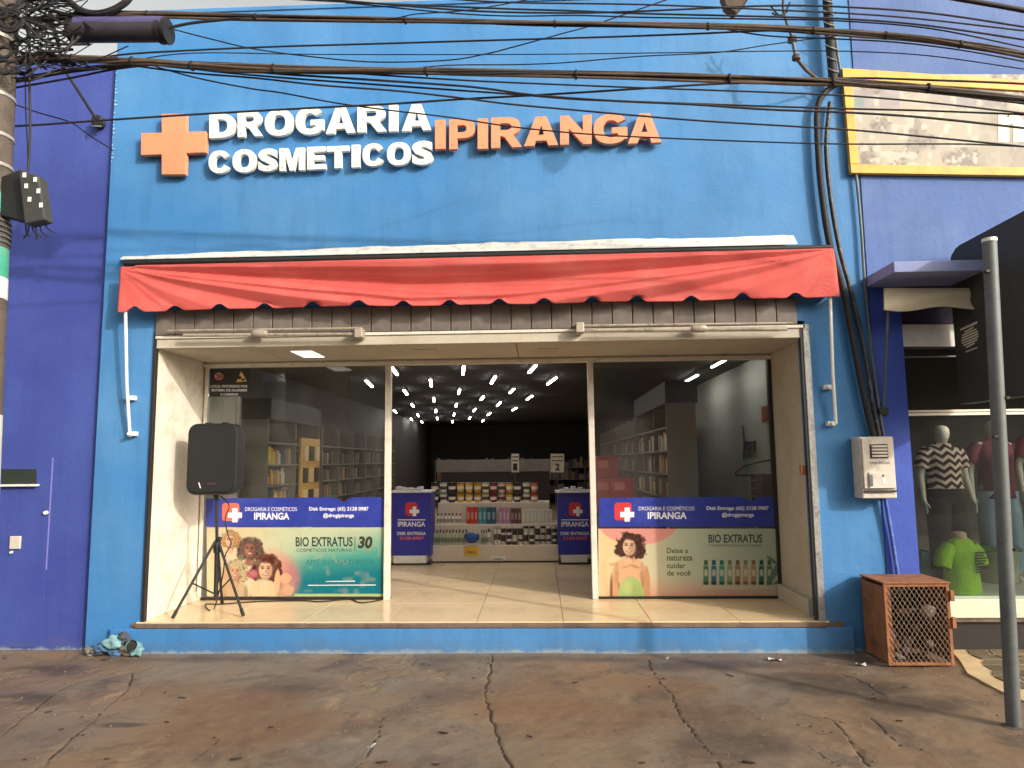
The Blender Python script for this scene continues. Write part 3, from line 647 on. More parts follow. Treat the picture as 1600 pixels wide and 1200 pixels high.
MB().box(COLR+.001, 12, -.03, .02, zs-.21, zs-.172).build('platform_edge', M_SILL, rb)
# canopy slab
sx0 = at(1350, 420, 0).x
MB().box(sx0, 12, -.58, -.013, at(1420, 425, -.58).z, zc).build('canopy_slab', mat('pale_violet_slab', srgb(136, 146, 190), .7, var=.1, dirt=srgb(100, 104, 140), damt=.5), rb, bevel=.006)  # paler than the wall: sunlight on the fascia put into the colour
# header with white board
q = pxquad(1409, 507, 1492, 541, .08); MB().hexa(q, [p+Vector((0, .03, 0)) for p in q]).build('white_board', M_WHITE, rb)
MB().box(COLR+.001, 12, .12, .3, at(1440, 541, .1).z+.0, zc-.021).build('header', mat('dark_violet_header', srgb(58, 48, 78), .7), rb)
MB().box(COLR+.001, 12, .1, .14, at(1440, 557, .1).z-.008, at(1440, 557, .1).z+.004).build('header_trim', M_GALV, rb)
# window rail and glass
zr = at(1500, 644, .12).z
MB().box(COLR+.001, 12, .1, .15, zr+.004, zr+.024).build('window_rail', mat('lit_white_rail', srgb(238, 226, 204), .4), rb)  # plain warm white colour without emission
MB().box(COLR+.001, 12, .1, .15, zr-.03, zr-.004).build('window_rail', mat('lit_white_rail', srgb(238, 226, 204), .4), rb)
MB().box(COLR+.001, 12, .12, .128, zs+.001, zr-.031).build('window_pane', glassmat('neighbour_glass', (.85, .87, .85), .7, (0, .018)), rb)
# projecting sign board (seen edge-on from the shop)
ps = thing('projecting_sign', (4.1, -.8, 2.3), 'large dark sign board projecting over the pavement at the right edge', 'sign')
zt0, zb0 = 3.84, 2.32
prof = [(-.02, zb0), (-1.2, zb0), (-1.2, zt0+.01), (-.22, zt0+.0)] + [(-.22+.2*math.sin(a), zt0-.2+.2*math.cos(a)) for a in (R(20), R(45), R(70), R(90))]
MB().prism([(4.07, y, z) for y, z in prof], (.14, 0, 0)).build('board', mat('charcoal_panel', srgb(60, 60, 54), .6, var=.1), ps)
lg = MB(); cz, cyy = atx(1515, 530, 4.064).z, atx(1515, 530, 4.064).y
xx = 4.064
for k in range(7):
    h = (-.1+k*.033)*.75; wv_ = 1.15*math.sqrt(max(0, .115**2-(h/.75)**2))
    lg.prism([(xx, cyy+wv_, cz+h), (xx, cyy-wv_, cz+h+.02), (xx, cyy-wv_, cz+h+.034), (xx, cyy+wv_, cz+h+.014)], (.004, 0, 0))
lg.prism([(xx, cyy+.13, cz+.105), (xx, cyy-.13, cz+.125), (xx, cyy-.13, cz+.145), (xx, cyy+.13, cz+.125)], (.004, 0, 0))
lg.prism([(xx, cyy+.08, cz-.115), (xx, cyy-.1, cz-.1), (xx, cyy-.1, cz-.09), (xx, cyy+.08, cz-.105)], (.004, 0, 0))
lg.build('round_logo', mat('logo_cream', srgb(214, 206, 180), .5), ps)
# small beige awning of neighbour
na = thing('neighbour_awning', (at(1430, 470, -.3).x, -.3, at(1430, 480, -.3).z), 'small rolled beige awning above the clothing shop doorway', 'awning')
N = 24; V = []; Fq = []
for i in range(N+1):
    for j in range(9):
        u, v = i/N, j/8
        p = at(1382+u*170, 450+v*30+3*math.sin(u*9)*v+4*(1-u)*v, -.3-.06*v+.02*math.sin(v*6+u*5)); V.append(tuple(p))
for i in range(N):
    for j in range(8): Fq.append((i*9+j, i*9+j+1, (i+1)*9+j+1, (i+1)*9+j))
V2 = [(x, y+.02, z) for x, y, z in V]; nn = len(V)
MB().add(V, Fq).add(V2, [tuple(reversed(f)) for f in Fq]).build('cloth', mat('beige_cloth', srgb(206, 190, 162), .8, var=.12), na, smooth=True)
MB().tube([at(1388, 480, -.3), at(1384, 560, -.14), at(1380, 638, -.03)], .012, 8).build('arm', M_GALV, na)
c_ = at(1378, 642, -.03); MB().box(c_.x-.04, c_.x+.05, -.06, -.0125, c_.z-.04, c_.z+.03).build('bracket', M_DARKFR, na, bevel=.005)

# ================================================================== SIGNS
M_SCREW = mat('rusty_screw', srgb(150, 110, 80), .6, .3)
def sign_word(name, label, letters, m, yb=-.035, th=.045, off=.062):
    first = letters[0]
    t = thing(name, at(first[1], first[4], 0), label, 'sign')
    for (ch, x0, x1, y0, y1) in letters:
        dy = (x1-x0)*.04
        q = pxquad(x0, y0+dy/2, x1, y1+dy/2, yb, dy)
        lo_ = glyph_on(MB(), ch, q, th).build('letter', m, t)
        for sx_, sy2 in ((.5, .12), (.5, .88)) if ch in 'IT' else ((.12, .14), (.12, .86)) if ch in 'DRPENM' else ((.5, .1), (.5, .93)):
            p = (q[0].lerp(q[1], sx_)).lerp(q[3].lerp(q[2], sx_), sy2)+Vector((0, -th, 0)); MB().lathe(p, [(.007, -.003), (.007, .003)], 6, 'y').build('screw', M_SCREW, lo_)
    return t
sign_word('sign_lettering', 'raised white letters reading DROGARIA on the blue wall', [('D', 330, 371, 181, 218), ('R', 374, 413, 177, 216), ('O', 416, 461, 174, 215), ('G', 464, 509, 171, 213), ('A', 511, 557, 170, 211), ('R', 560, 606, 168, 209), ('I', 609, 623, 167, 208), ('A', 629, 675, 166, 207)], M_LETW)
sign_word('sign_lettering', 'raised white letters reading COSMETICOS, the lower sign line', [('C', 329, 363, 238, 273), ('O', 366, 403, 236, 272), ('S', 406, 436, 235, 270), ('M', 439, 478, 234, 269), ('E', 482, 511, 232, 267), ('T', 513, 547, 231, 265), ('I', 551, 564, 229, 264), ('C', 568, 602, 227, 262), ('O', 606, 643, 225, 261), ('S', 645, 678, 223, 260)], M_LETW)
sign_word('sign_lettering', 'raised orange letters reading IPIRANGA on the blue wall', [('I', 681, 697, 191, 236), ('P', 703, 743, 190, 236), ('I', 747, 763, 189, 236), ('R', 768, 816, 187, 234), ('A', 819, 872, 186, 231), ('N', 875, 924, 184, 229), ('G', 927, 981, 182, 228), ('A', 980, 1032, 181, 227)], M_LETO, -.04, .055, .07)
cr = [(257, 182), (295, 182), (295, 210), (326, 209), (326, 242), (295, 243), (294, 276), (257, 276), (257, 245), (225, 246), (225, 212), (257, 211)]
MB().prism([at(x, y, -.03) for x, y in cr], (0, -.06, 0)).build('sign_cross', M_LETO, bevel=.004, label='raised orange cross left of the white sign letters', cat='sign')

# ================================================================== AWNING
aw = thing('awning', (at(745, 480, -.24).x, -.24, at(745, 480, -.24).z), 'red cloth awning with a scalloped lower edge over the entrance', 'awning')
NX, NY = 420, 40
notch = [210, 273, 343, 413, 488, 560, 630, 702, 780, 850, 925, 995, 1080, 1160, 1243]
V = []; Fq = []
_ws = np.linspace(0, 40, 8001)
def _sl(w):
    B_ = [(0, .52), (.15, -.42), (.34, -.30), (.37, -.46), (.56, .50), (.82, -.40), (.92, .46), (1.08, -.35), (1.5, .15), (2.2, -.12), (3, .0)]
    out = np.full_like(w, B_[0][1])
    for (p, v_), (_, pv) in zip(B_[1:], B_[:-1]): out += (v_-pv)*(.5+.5*np.tanh((w-p)/.022))
    return out
_SI = np.concatenate([[0], np.cumsum((_sl(_ws)[1:]+_sl(_ws)[:-1])/2*(_ws[1]-_ws[0]))])
def prof_S(w): return float(np.interp(w, _ws, _SI))
def topy(u): return 415-27*u + (2 if u < .02 else 0) + 3*math.exp(-((u-.97)/.03)**2)*0
def boty(px):
    u = (px-184)/(1310-184); base = 488-25*u
    base += -3*math.sin(u*math.pi*2)*.5
    return base+.6*math.sin(px*.031)
def notchy(px):
    return max([9*(math.cos(abs(px-n0)/16*math.pi)*.5+.5)**.9 for n0 in notch if abs(px-n0) < 16] or [0])
for i in range(NX+1):
    u = i/NX
    for j in range(NY+1):
        v = j/NY
        xt, xb = 188+u*(1300-188), 183+u*(1311-183); px = xt+(xb-xt)*v
        py = topy(u)+(boty(px)-topy(u))*v - notchy(px)*max(0, (v-.86)/.14)**1.2
        g_ = max(.03, min(1, (u/.4)**.75 if u < .5 else ((1-u)/.48)**.75))
        w_ = v/g_
        Y = -.19-.02*v-.55*1.55*g_*prof_S(w_)+.008*mnoise.noise((u*6, v*1.2, 3))+.0035*mnoise.noise((u*22, v*3, 9))+.006*mnoise.noise((u*9, w_*2, 5))*min(1, w_)
        V.append(tuple(at(px, py, Y)))
for i in range(NX):
    for j in range(NY): Fq.append((i*(NY+1)+j, i*(NY+1)+j+1, (i+1)*(NY+1)+j+1, (i+1)*(NY+1)+j))
aw_c = MB().add(V, Fq).build('canopy_cloth', M_RED, aw, smooth=True)
sm = aw_c.modifiers.new('thick', 'SOLIDIFY'); sm.thickness = .006; sm.offset = -1
# right end flap turned to the wall
fl_ = MB(); a, b_ = at(1300, 388, -.19), at(1311, 462, -.2); a2, b2 = at(1303, 390, -.02), at(1306, 450, -.02)
fl_.hexa([a, b_, b2, a2], [p+Vector((.006, 0, 0)) for p in (a, b_, b2, a2)]).build('end_flap', M_RED, aw)
# wall cassette: pale flashing with a front lip
ca_ = MB(); NC = 60
tp = [(192+u*(1240-192), 403-24*u - (3+8*min(1, u*1.7)) + .8*math.sin(u*31)+random.uniform(-.8, .8)) for u in [k/NC for k in range(NC+1)]]
bt = [(188+u*(1246-188), 404-24*u) for u in [k/NC for k in range(NC+1)]]
Va = [at(x, y, -.02) for x, y in tp]+[at(x, y, -.11) for x, y in bt]+[at(x, y+1.6, -.11) for x, y in bt]+[at(x, y+2, -.012) for x, y in bt]
ff = []
for r_ in range(3):
    for k in range(NC): ff.append((r_*(NC+1)+k, (r_+1)*(NC+1)+k, (r_+1)*(NC+1)+k+1, r_*(NC+1)+k+1))
ca_.add(Va, ff).build('flashing', mat('pale_flashing', srgb(214, 212, 204), .5, var=.12, vscale=12, dirt=srgb(120, 120, 118), damt=.6, dscale=8), aw)
# roller behind the cloth
MB().tube([at(195, 412, -.12), at(1298, 387, -.12)], .03, 12).build('roller', M_DARKFR, aw)
MB().tube([at(196, 474, -.09), at(1298, 449, -.09)], .012, 10).build('front_bar', M_WFRAME, aw)
for (pts, bk) in ((((196, 486, -.17), (198, 600, -.12), (203, 682, -.05)), ((205, 622), (207, 678))), (((1297, 462, -.17), (1301, 580, -.13), (1306, 662, -.06)), ((1292, 605), (1297, 662)))):
    MB().tube([at(*p) for p in pts], .016, 10).build('arm', M_WHITE, aw, smooth=True)
    for (bx, by) in bk:
        c_ = at(bx, by, -.03); bb = MB(); bb.box(c_.x-.035, c_.x+.045, -.06, -.001, c_.z-.022, c_.z+.022); bb.lathe(c_+Vector((0, -.05, 0)), [(.018, -.025), (.018, .02)], 10, 'y')
        bb.build('wall_bracket', M_WHITE, aw, bevel=.004)
M_ARM = mat('dull_arm_metal', srgb(170, 158, 142), .5, .2, var=.15, dirt=srgb(90, 78, 66), damt=.7, dscale=9)
# folded arms tucked under the housing
for (xa, xb, y0, bra) in ((262, 560, 521, (406, 562)), (905, 1238, 513, (1092, 906))):
    fa = thing('folding_arm', at((xa+xb)/2, y0, -.08), 'folded pale metal awning arm under the %s half of the shutter box' % ('left' if xa < 500 else 'right'), 'awning arm', 'folded awning arms')
    MB().tube([at(xa, y0-4, -.09), at(xb, y0-8, -.09)], .013, 8).build('upper_tube', M_ARM, fa)
    MB().tube([at(xa+25, y0+3, -.12), at(xb-8, y0+1, -.12)], .018, 8).build('lower_tube', M_ARM, fa)
    c_ = at(bra[0], y0, -.12); MB().lathe(c_, [(.03, -.07), (.042, -.04), (.042, .04), (.03, .07)], 10, 'x').build('elbow_joint', M_ARM, fa, smooth=True)
    c_ = at(bra[1], y0, -.1); MB().box(c_.x-.04, c_.x+.04, -.16, -.031, c_.z-.05, c_.z+.05).build('bracket', M_ARM, fa, bevel=.008)

# ceiling lights of the recess
for (quad, lit, lab) in ((((463, 548), (489, 548), (500, 558), (474, 558)), True, 'lit square light panel in the recess ceiling'), (((652, 546), (680, 546), (682, 555), (653, 555)), False, 'unlit square light panel in the recess ceiling left of the seam'), (((840, 545), (868, 545), (872, 554), (843, 554)), False, 'unlit faint light panel in the recess ceiling right of the seam')):
    P = [atz(x, y, ZOP-.004) for x, y in quad]; xs = [p.x for p in P]; ys = [p.y for p in P]
    lp = thing('ceiling_light', ((xs[0]+xs[2])/2, (ys[0]+ys[2])/2, ZOP-.006), lab, 'light')
    x0, x1, y0, y1 = min(xs), max(xs), min(ys), max(ys)
    MB().box(x0, x1, y0, y1, ZOP-.006, ZOP-.0005).build('frame', M_CEIL if not lit else M_WFRAME, lp)
    MB().box(x0+.012, x1-.012, y0+.012, y1-.012, ZOP-.009, ZOP-.0065).build('diffuser', M_PANEL if lit else M_CEIL, lp)

# ================================================================== POSTERS
M_PRINT = vcmat('poster_print'); PY = D1-.008
M_TXTW = mat('print_white', srgb(232, 232, 240), .5, var=.02); M_TXTD = mat('print_dark_green', srgb(40, 66, 62), .5, var=.02); M_TXTT = mat('print_teal', srgb(24, 110, 116), .5, var=.02)
M_STRIP = mat('blue_film', srgb(48, 60, 150), .3, var=.1, vscale=3, dirt=srgb(84, 96, 180), damt=.4, dscale=3)
M_PRED = mat('print_red', srgb(206, 52, 58), .5, var=.05); M_PORG = mat('print_orange', srgb(236, 110, 84), .5, var=.05)
def flat(mb, pts, Y): mb.poly([at(x, y, Y) for x, y in pts]); return mb
def rrect(x0, y0, x1, y1, r=4, n=4):
    P = []
    for cx, cy, a0 in ((x1-r, y0+r, -90), (x1-r, y1-r, 0), (x0+r, y1-r, 90), (x0+r, y0+r, 180)):
        for k in range(n+1): a = R(a0+90*k/n); P.append((cx+r*math.cos(a), cy+r*math.sin(a)))
    return P
def plusshape(cx, cy, a, t): return [(cx-t, cy-a), (cx+t, cy-a), (cx+t, cy-t), (cx+a, cy-t), (cx+a, cy+t), (cx+t, cy+t), (cx+t, cy+a), (cx-t, cy+a), (cx-t, cy+t), (cx-a, cy+t), (cx-a, cy-t), (cx-t, cy-t)]
# left blue strip
def strip(x0, x1, y0, y1, vx, lab, lx, tx, red):
    P = [(x0, y0+1), (vx-20, y0-1), (vx-8, y0+2), (vx, y0+7), (vx+9, y0+1), (vx+14, y0-1), (x1-6, y0-1), (x1, y0+6), (x1, y1), (x0, y1)]
    o = thing('window_banner', at((x0+x1)/2, y1, PY), lab, 'banner')
    MB().prism([at(x, y, PY) for x, y in P], (0, .003, 0)).build('blue_film', M_STRIP, o)
    lg = MB(); flat(lg, rrect(lx-13, y0+8, lx+14, y0+36, 5), PY-.0015); lg.build('logo_square', red, o)
    flat(MB(), plusshape(lx+7, y0+27, 11, 4.2), PY-.003).build('logo_cross', M_TXTW, o)
    a, b_ = tx
    text_on(MB(), 'DROGARIA E COSMÉTICOS', pxquad(a, y0+13, b_, y0+20.5, PY-.0015), .0).build('printed_text', M_TXTW, o)
    text_on(MB(), 'IPIRANGA', pxquad(a+14, y0+23, b_-12, y0+34, PY-.0015), .03).build('printed_text', M_TXTW, o)
    return o
o = strip(322, 600, 778, 823, 537, 'blue logo banner across the left shop window, above the teal poster', 360, (383, 464), M_PORG)
text_on(MB(), 'Disk Entrega: (65) 2128 0987', pxquad(483, 792, 576, 799.5, PY-.0015), .02).build('printed_text', M_TXTW, o)
text_on(MB(), '@drogipiranga', pxquad(505, 802, 553, 810, PY-.0015), .02).build('printed_text', M_TXTW, o)
o = strip(936, 1240, 777, 823, 1174, 'blue logo banner across the right shop window, above the green poster', 973, (998, 1085), M_PRED)
text_on(MB(), 'Disk Entrega: (65) 2128 0987', pxquad(1104, 791, 1201, 798.5, PY-.0015), .02).build('printed_text', M_TXTW, o)
text_on(MB(), '@drogipiranga', pxquad(1128, 801, 1178, 809, PY-.0015), .02).build('printed_text', M_TXTW, o)

def sm_(a, lo, hi): t = np.clip((a-lo)/(hi-lo), 0, 1); return t*t*(3-2*t)
# left teal poster
o = thing('window_poster', at(460, 932, PY), 'teal cosmetics poster with a group of smiling women, left shop window', 'poster')
c = Canvas(323, 824, 600, 932, 1.5)
u = (c.X-323)/277; v = (c.Y-824)/108
c.C[:] = np.array(srgb(206, 214, 178)); c.blend((84, 172, 152), sm_(v+u*.5, .35, .9)*sm_(u, .3, .6)); c.blend((0, 120, 134), sm_(v+u*.25, .5, .95)*sm_(u, .34, .56))
c.blend((226, 208, 168), sm_(1-u, .5, .8)*.85)
c.ell(440, 902, 26, 32, (206, 120, 124), .6, .85); c.ell(425, 880, 24, 22, (222, 168, 140), .7, .7)
c.woman(360, 843, .8, (190, 140, 92), (236, 186, 150), (222, 204, 170), .8, 11)
c.woman(391, 857, 1.0, (104, 80, 72), (156, 104, 84), (220, 206, 180), .35, 21, hat=False)
c.ell(341, 870, 12, 18, (214, 196, 160), .4, .9, wob=.5)
c.woman(368, 892, .95, (198, 176, 130), (224, 166, 128), (206, 176, 140), .5, 31)
c.woman(416, 888, 1.2, (96, 42, 34), (238, 186, 150), (222, 196, 152), 1.0, 41)
c.ell(394, 897, 9, 7, (190, 92, 110), .5); c.ell(411, 922, 21, 17, (226, 204, 162), .2)
c.ell(433, 910, 4.5, 20, (232, 186, 146), .25, rot=.06); c.ell(446, 904, 9, 8, (226, 176, 140), .3, wob=.4); c.ell(450, 922, 10, 9, (220, 172, 134), .3, wob=.3)
c.ell(352, 905, 12, 20, (206, 168, 128), .5, .8, wob=.5, seed=8)
c.rect(460, 928, 600, 934, (190, 206, 140), 2); c.blend((190, 182, 150), sm_(c.noise(9, 77), .6, .9)*.25)
c.C *= .72
c.obj('printed_picture', PY, M_PRINT, o)
text_on(MB(), 'BIO EXTRATUS', pxquad(462, 839, 551, 854, PY-.0015), .022).build('printed_text', M_TXTD, o)
text_on(MB(), 'COSMÉTICOS NATURAIS', pxquad(463, 856, 550, 862, PY-.0015), .0).build('printed_text', M_TXTD, o)
flat(MB(), [(554, 839), (555, 839), (555, 861), (554, 861)], PY-.0015).build('printed_line', M_TXTD, o)
text_on(MB(), '30', pxquad(559, 838, 582, 857, PY-.0015), .045, shear=.15).build('printed_number', mat('print_brown', srgb(56, 50, 36), .5), o)
text_on(MB(), 'anos', pxquad(571, 857, 581, 861, PY-.0015), .0).build('printed_text', mat('print_gold', srgb(176, 140, 60), .5), o)
text_on(MB(), 'AME SUA NATUREZA', pxquad(477, 874, 585, 882, PY-.0015), .0, shear=.1).build('printed_text', M_TXTT, o)
for (x0, x1, y) in ((509, 555, 908), (481, 587, 914)): flat(MB(), [(x0, y), (x1, y-.6), (x1, y+.6), (x0, y+1)], PY-.0015).build('printed_line', M_TXTW, o)
# right green poster
o = thing('window_poster', at(1085, 936, PY), 'pale green cosmetics poster with one curly haired woman, right shop window', 'poster')
c = Canvas(935, 826, 1239, 936, 1.5)
u = (c.X-935)/304; v = (c.Y-826)/110
c.C[:] = np.array(srgb(196, 204, 178)); c.blend((232, 206, 158), sm_(1-u, .5, .95)); c.blend((222, 158, 132), sm_(v, .62, .98)*sm_(1-np.abs(u-.5), .2, .8)*.85); c.blend((176, 190, 170), sm_(u, .45, .9)*sm_(1-v, .2, .8)*.8)
c.ell(997, 812, 64, 40, (232, 158, 146), .04)
c.ell(942, 905, 7, 30, (238, 196, 150), .4)
k = 1.0; sk = (232, 180, 138)
c.ell(985, 918, 24, 34, sk, .1); c.ell(962, 918, 7, 34, (216, 160, 118), .2); c.ell(1009, 918, 7, 34, (206, 150, 108), .2)
c.ell(955, 924, 2.2, 26, (120, 78, 52), .6, .9); c.ell(968, 924, 1.3, 18, (150, 100, 68), .8, .9, rot=-.12); c.ell(1003, 924, 1.3, 18, (150, 100, 68), .8, .9, rot=.1)
c.ell(960, 878, 13, 9, (240, 212, 164), .3, wob=.4); c.ell(961, 882, 10, 3, (170, 120, 80), .9, .5)
c.woman(984, 852, 1.12, (78, 42, 34), (232, 186, 150), sk, 1.15, 61, tilt=-.08)
c.ell(984, 888, 20, 8, sk, .5, .9); c.ell(992, 885, 8, 2, (170, 116, 82), .9, .6, rot=.3); c.ell(977, 886, 7, 1.6, (180, 126, 90), .9, .5, rot=-.2)
c.ell(986, 928, 20, 27, (176, 192, 118), .12); c.ell(994, 926, 9, 14, (150, 168, 96), .9, .5); c.ell(980, 918, 7, 10, (198, 210, 140), .9, .6)
cols = [(84, 130, 96), (50, 112, 132), (64, 148, 128), (150, 160, 120), (160, 122, 96), (186, 160, 120), (176, 142, 110), (36, 110, 104), (92, 128, 88)]
for i, cc in enumerate(cols):
    x = 1099+i*12.4; c.rect(x, 884, x+8, 914, cc, 1.5); c.rect(x+1, 875, x+7, 883, tuple(int(q*.8) for q in cc), 1.2); c.rect(x+1.5, 890, x+6.5, 900, (226, 222, 196), 2, .7); c.rect(x, 909, x+8, 913, tuple(int(q*.6) for q in cc), 1.5)
c.rect(1098, 915, 1210, 920, (206, 198, 168), 2)
for (ex, ey, rx, ry, ro) in ((1212, 892, 5, 24, .5), (1222, 892, 4, 18, -.25), (1206, 875, 3, 10, -.9), (1219, 908, 12, 3, -.4)): c.ell(ex, ey, rx, ry, (96, 132, 104), .35, .9, rot=ro)
c.C *= .8
c.obj('printed_picture', PY, M_PRINT, o)
text_on(MB(), 'BIO EXTRATUS', pxquad(1107, 835, 1191, 848, PY-.0015), .022).build('printed_text', M_TXTD, o)
text_on(MB(), 'COSMÉTICOS NATURAIS', pxquad(1107, 850, 1190, 854, PY-.0015), .0).build('printed_text', M_TXTD, o)
for i, (t, x1) in enumerate((('Deixe a', 1075), ('natureza', 1082), ('cuidar', 1071), ('de você', 1079))):
    text_on(MB(), t, pxquad(1042, 856+i*11.7, x1, 864.5+i*11.7, PY-.0015), .02).build('printed_text', mat('print_olive', srgb(92, 92, 50), .5), o)
# alarm notice at the top left of the left pane
o = thing('alarm_notice', at(360, 619, PY), 'small black monitoring notice stuck at the top of the left window', 'notice')
MB().prism([at(x, y, PY) for x, y in ((328, 576), (390, 575), (389, 619), (327, 620))], (0, .003, 0)).build('plate', mat('notice_black', srgb(44, 44, 44), .5), o)
flat(MB(), [(x, y) for x, y in ((369, 597), (386, 596), (377, 580))], PY-.0015).build('warning_triangle', mat('notice_amber', srgb(226, 186, 120), .5), o)
t_ = MB(); flat(t_, [(374+3.6*math.cos(a), 590+2.8*math.sin(a)) for a in np.linspace(0, 6, 9)], PY-.003); flat(t_, [(380+3*math.cos(a), 593+1.8*math.sin(a)) for a in np.linspace(0, 6, 9)], PY-.0035); t_.build('camera_symbol', mat('notice_black', (0, 0, 0)), o)
t_ = MB(); flat(t_, [(342+7*math.cos(a), 588+6*math.sin(a)) for a in np.linspace(0, 6.1, 14)], PY-.0015); t_.build('round_emblem', mat('notice_pink', srgb(206, 150, 130), .5), o)
text_on(MB(), '24', pxquad(338, 584, 347, 592, PY-.003), .05).build('printed_text', mat('notice_brown', srgb(140, 60, 44), .5), o)
for i, (t, a, b_) in enumerate((('LOCAL PROTEGIDO POR', 329, 387), ('SISTEMA DE ALARMES', 330, 386), ('E CÂMERAS', 345, 372))):
    text_on(MB(), t, pxquad(a, 601.5+i*6.2, b_, 605.5+i*6.2, PY-.0015), .03).build('printed_text', M_TXTW, o)

# billboard on neighbour
q = [(1316, 106), (1700, 132), (1720, 276), (1330, 270)]
bb = thing('billboard', at(1330, 270, -.06), 'pale printed billboard in a yellow frame on the upper right wall', 'billboard')
fr = 13
def quadpt(u, v): 
    a = Vector(q[0]).lerp(Vector(q[1]), u); b_ = Vector(q[3]).lerp(Vector(q[2]), u); p = a.lerp(b_, v); return p
M_YEL = mat('yellow_frame', srgb(226, 168, 62), .5, var=.08, dirt=srgb(150, 104, 50), damt=.5, dscale=6)
for (u0, u1, v0, v1) in ((0, 1, 0, .11), (0, 1, .915, 1), (0, .035, .112, .913)):
    P = [at(*quadpt(a, b_), -.07) for a, b_ in ((u0, v0), (u1, v0), (u1, v1), (u0, v1))]
    MB().prism(P, (0, .055, 0)).build('frame_bar', M_YEL, bb, bevel=.004)
c = Canvas(1326, 116, 1700, 268, .8)
c.C[:] = np.array(srgb(214, 204, 184)); n1 = c.noise(26, 5); n2 = c.noise(9, 6); n3 = c.noise(4, 8)
c.blend((184, 172, 160), sm_(n1, .45, .7)*.9); c.blend((236, 230, 214), sm_(n2, .55, .75)*.8); c.blend((150, 140, 132), sm_(n3*n1, .35, .5)*.7)
for i, cc in enumerate(((190, 176, 186), (190, 178, 188), (222, 206, 186), (202, 186, 184), (178, 166, 176), (186, 170, 170))): c.rect(1334+i*40, 140, 1366+i*40, 170, cc, 3, .7)
c.rect(1334, 153, 1350, 167, (150, 178, 172), 3, .8)
c.rect(1530, 170, 1700, 268, (196, 184, 166), 6, .7)
c.C *= .62
c.obj('printed_sheet', -.05, M_PRINT, bb)
text_on(MB(), 'n', pxquad(1560, 178, 1600, 222, -.053), .06).build('printed_letter', mat('print_pale', srgb(236, 220, 190), .5), bb)

# ================================================================== SHOP INTERIOR
# ceiling tubes, placed on the ceiling plane
lamps = [(50, 110, 105, 185), (350, 205, 360, 270), (605, 105, 597, 180), (850, 180, 808, 250), (1160, 95, 1092, 170), (1315, 190, 1230, 255), (148, 287, 178, 330), (375, 345, 380, 382), (575, 283, 563, 325), (758, 335, 730, 370), (990, 278, 948, 318), (1130, 330, 1078, 368), (208, 393, 228, 423), (392, 435, 394, 463), (550, 390, 544, 420), (697, 427, 675, 457), (888, 380, 853, 413), (1010, 422, 968, 448), (72, 440, 95, 467), (250, 470, 265, 493), (400, 495, 407, 515), (533, 463, 528, 488), (655, 493, 643, 513), (810, 460, 782, 485), (130, 503, 150, 523), (280, 525, 293, 538), (520, 518, 517, 540), (760, 515, 742, 530)]
LP = [(600+a*.20625, 550+b_*.20625, 600+c*.20625, 550+d*.20625) for a, b_, c, d in lamps]+[(570, 593.5, 583.5, 607)]
ZL = 3.1
NUM = ['first', 'second', 'third', 'fourth', 'fifth', 'sixth', 'seventh', 'eighth', 'ninth', 'tenth', 'eleventh', 'twelfth', 'thirteenth']
LINE = [(1, 0), (2, 0), (3, 0), (4, 0), (5, 0), (6, 0), (1, 1), (2, 1), (3, 1), (4, 1), (5, 1), (6, 1), (1, 2), (2, 2), (3, 2), (4, 2), (5, 2), (6, 2), (0, 1), (1, 3), (2, 3), (3, 3), (4, 3), (5, 3), (0, 2), (1, 4), (3, 4), (5, 4), (0, 0)]
for i, (a, b_, c, d) in enumerate(LP):
    p, q = atz(a, b_, ZL), atz(c, d, ZL)
    ln = min(1.0, (q-p).length*.8); mid = (p+q)/2; dr_ = (q-p).normalized()
    mid.x = max(mid.x, -3.85); dr_ = Vector((dr_.x, dr_.y, 0)).normalized(); A_, B_ = mid-dr_*ln/2, mid+dr_*ln/2
    li, oi = LINE[i]
    t = thing('tube_light', (mid.x, mid.y, ZL), '%s lit ceiling tube from the door in the %s line from the left' % (NUM[oi], NUM[li]), 'tube light', 'lit ceiling tubes in the shop')
    MB().box(-.022, .022, -ln/2, ln/2, .012, .06).build('housing', M_WFRAME, t).matrix_parent_inverse = Matrix()
    MB().box(-.018, .018, -ln/2+.01, ln/2-.01, 0, .0115).build('diffuser', M_LED, t).matrix_parent_inverse = Matrix()
    t.rotation_euler.z = math.atan2(-dr_.x, dr_.y)

for yy_, lab in ((2.5, 'lit ceiling tube over the right aisle, nearer the window'), (4.4, 'lit ceiling tube over the right aisle, farther from the window')):  # extra tubes added to brighten the pale partition
    t = thing('tube_light', (2.45, yy_, ZL), lab, 'tube light', 'lit ceiling tubes in the shop')
    MB().box(2.428, 2.472, yy_-.5, yy_+.5, ZL+.012, ZL+.06).build('housing', M_WFRAME, t); MB().box(2.432, 2.468, yy_-.49, yy_+.49, ZL, ZL+.0115).build('diffuser', M_LED, t)
M_SHELF = mat('shelf_grey', srgb(126, 118, 108), .5, var=.06); M_SHELFD = mat('shelf_dark', srgb(52, 42, 40), .6, var=.1)
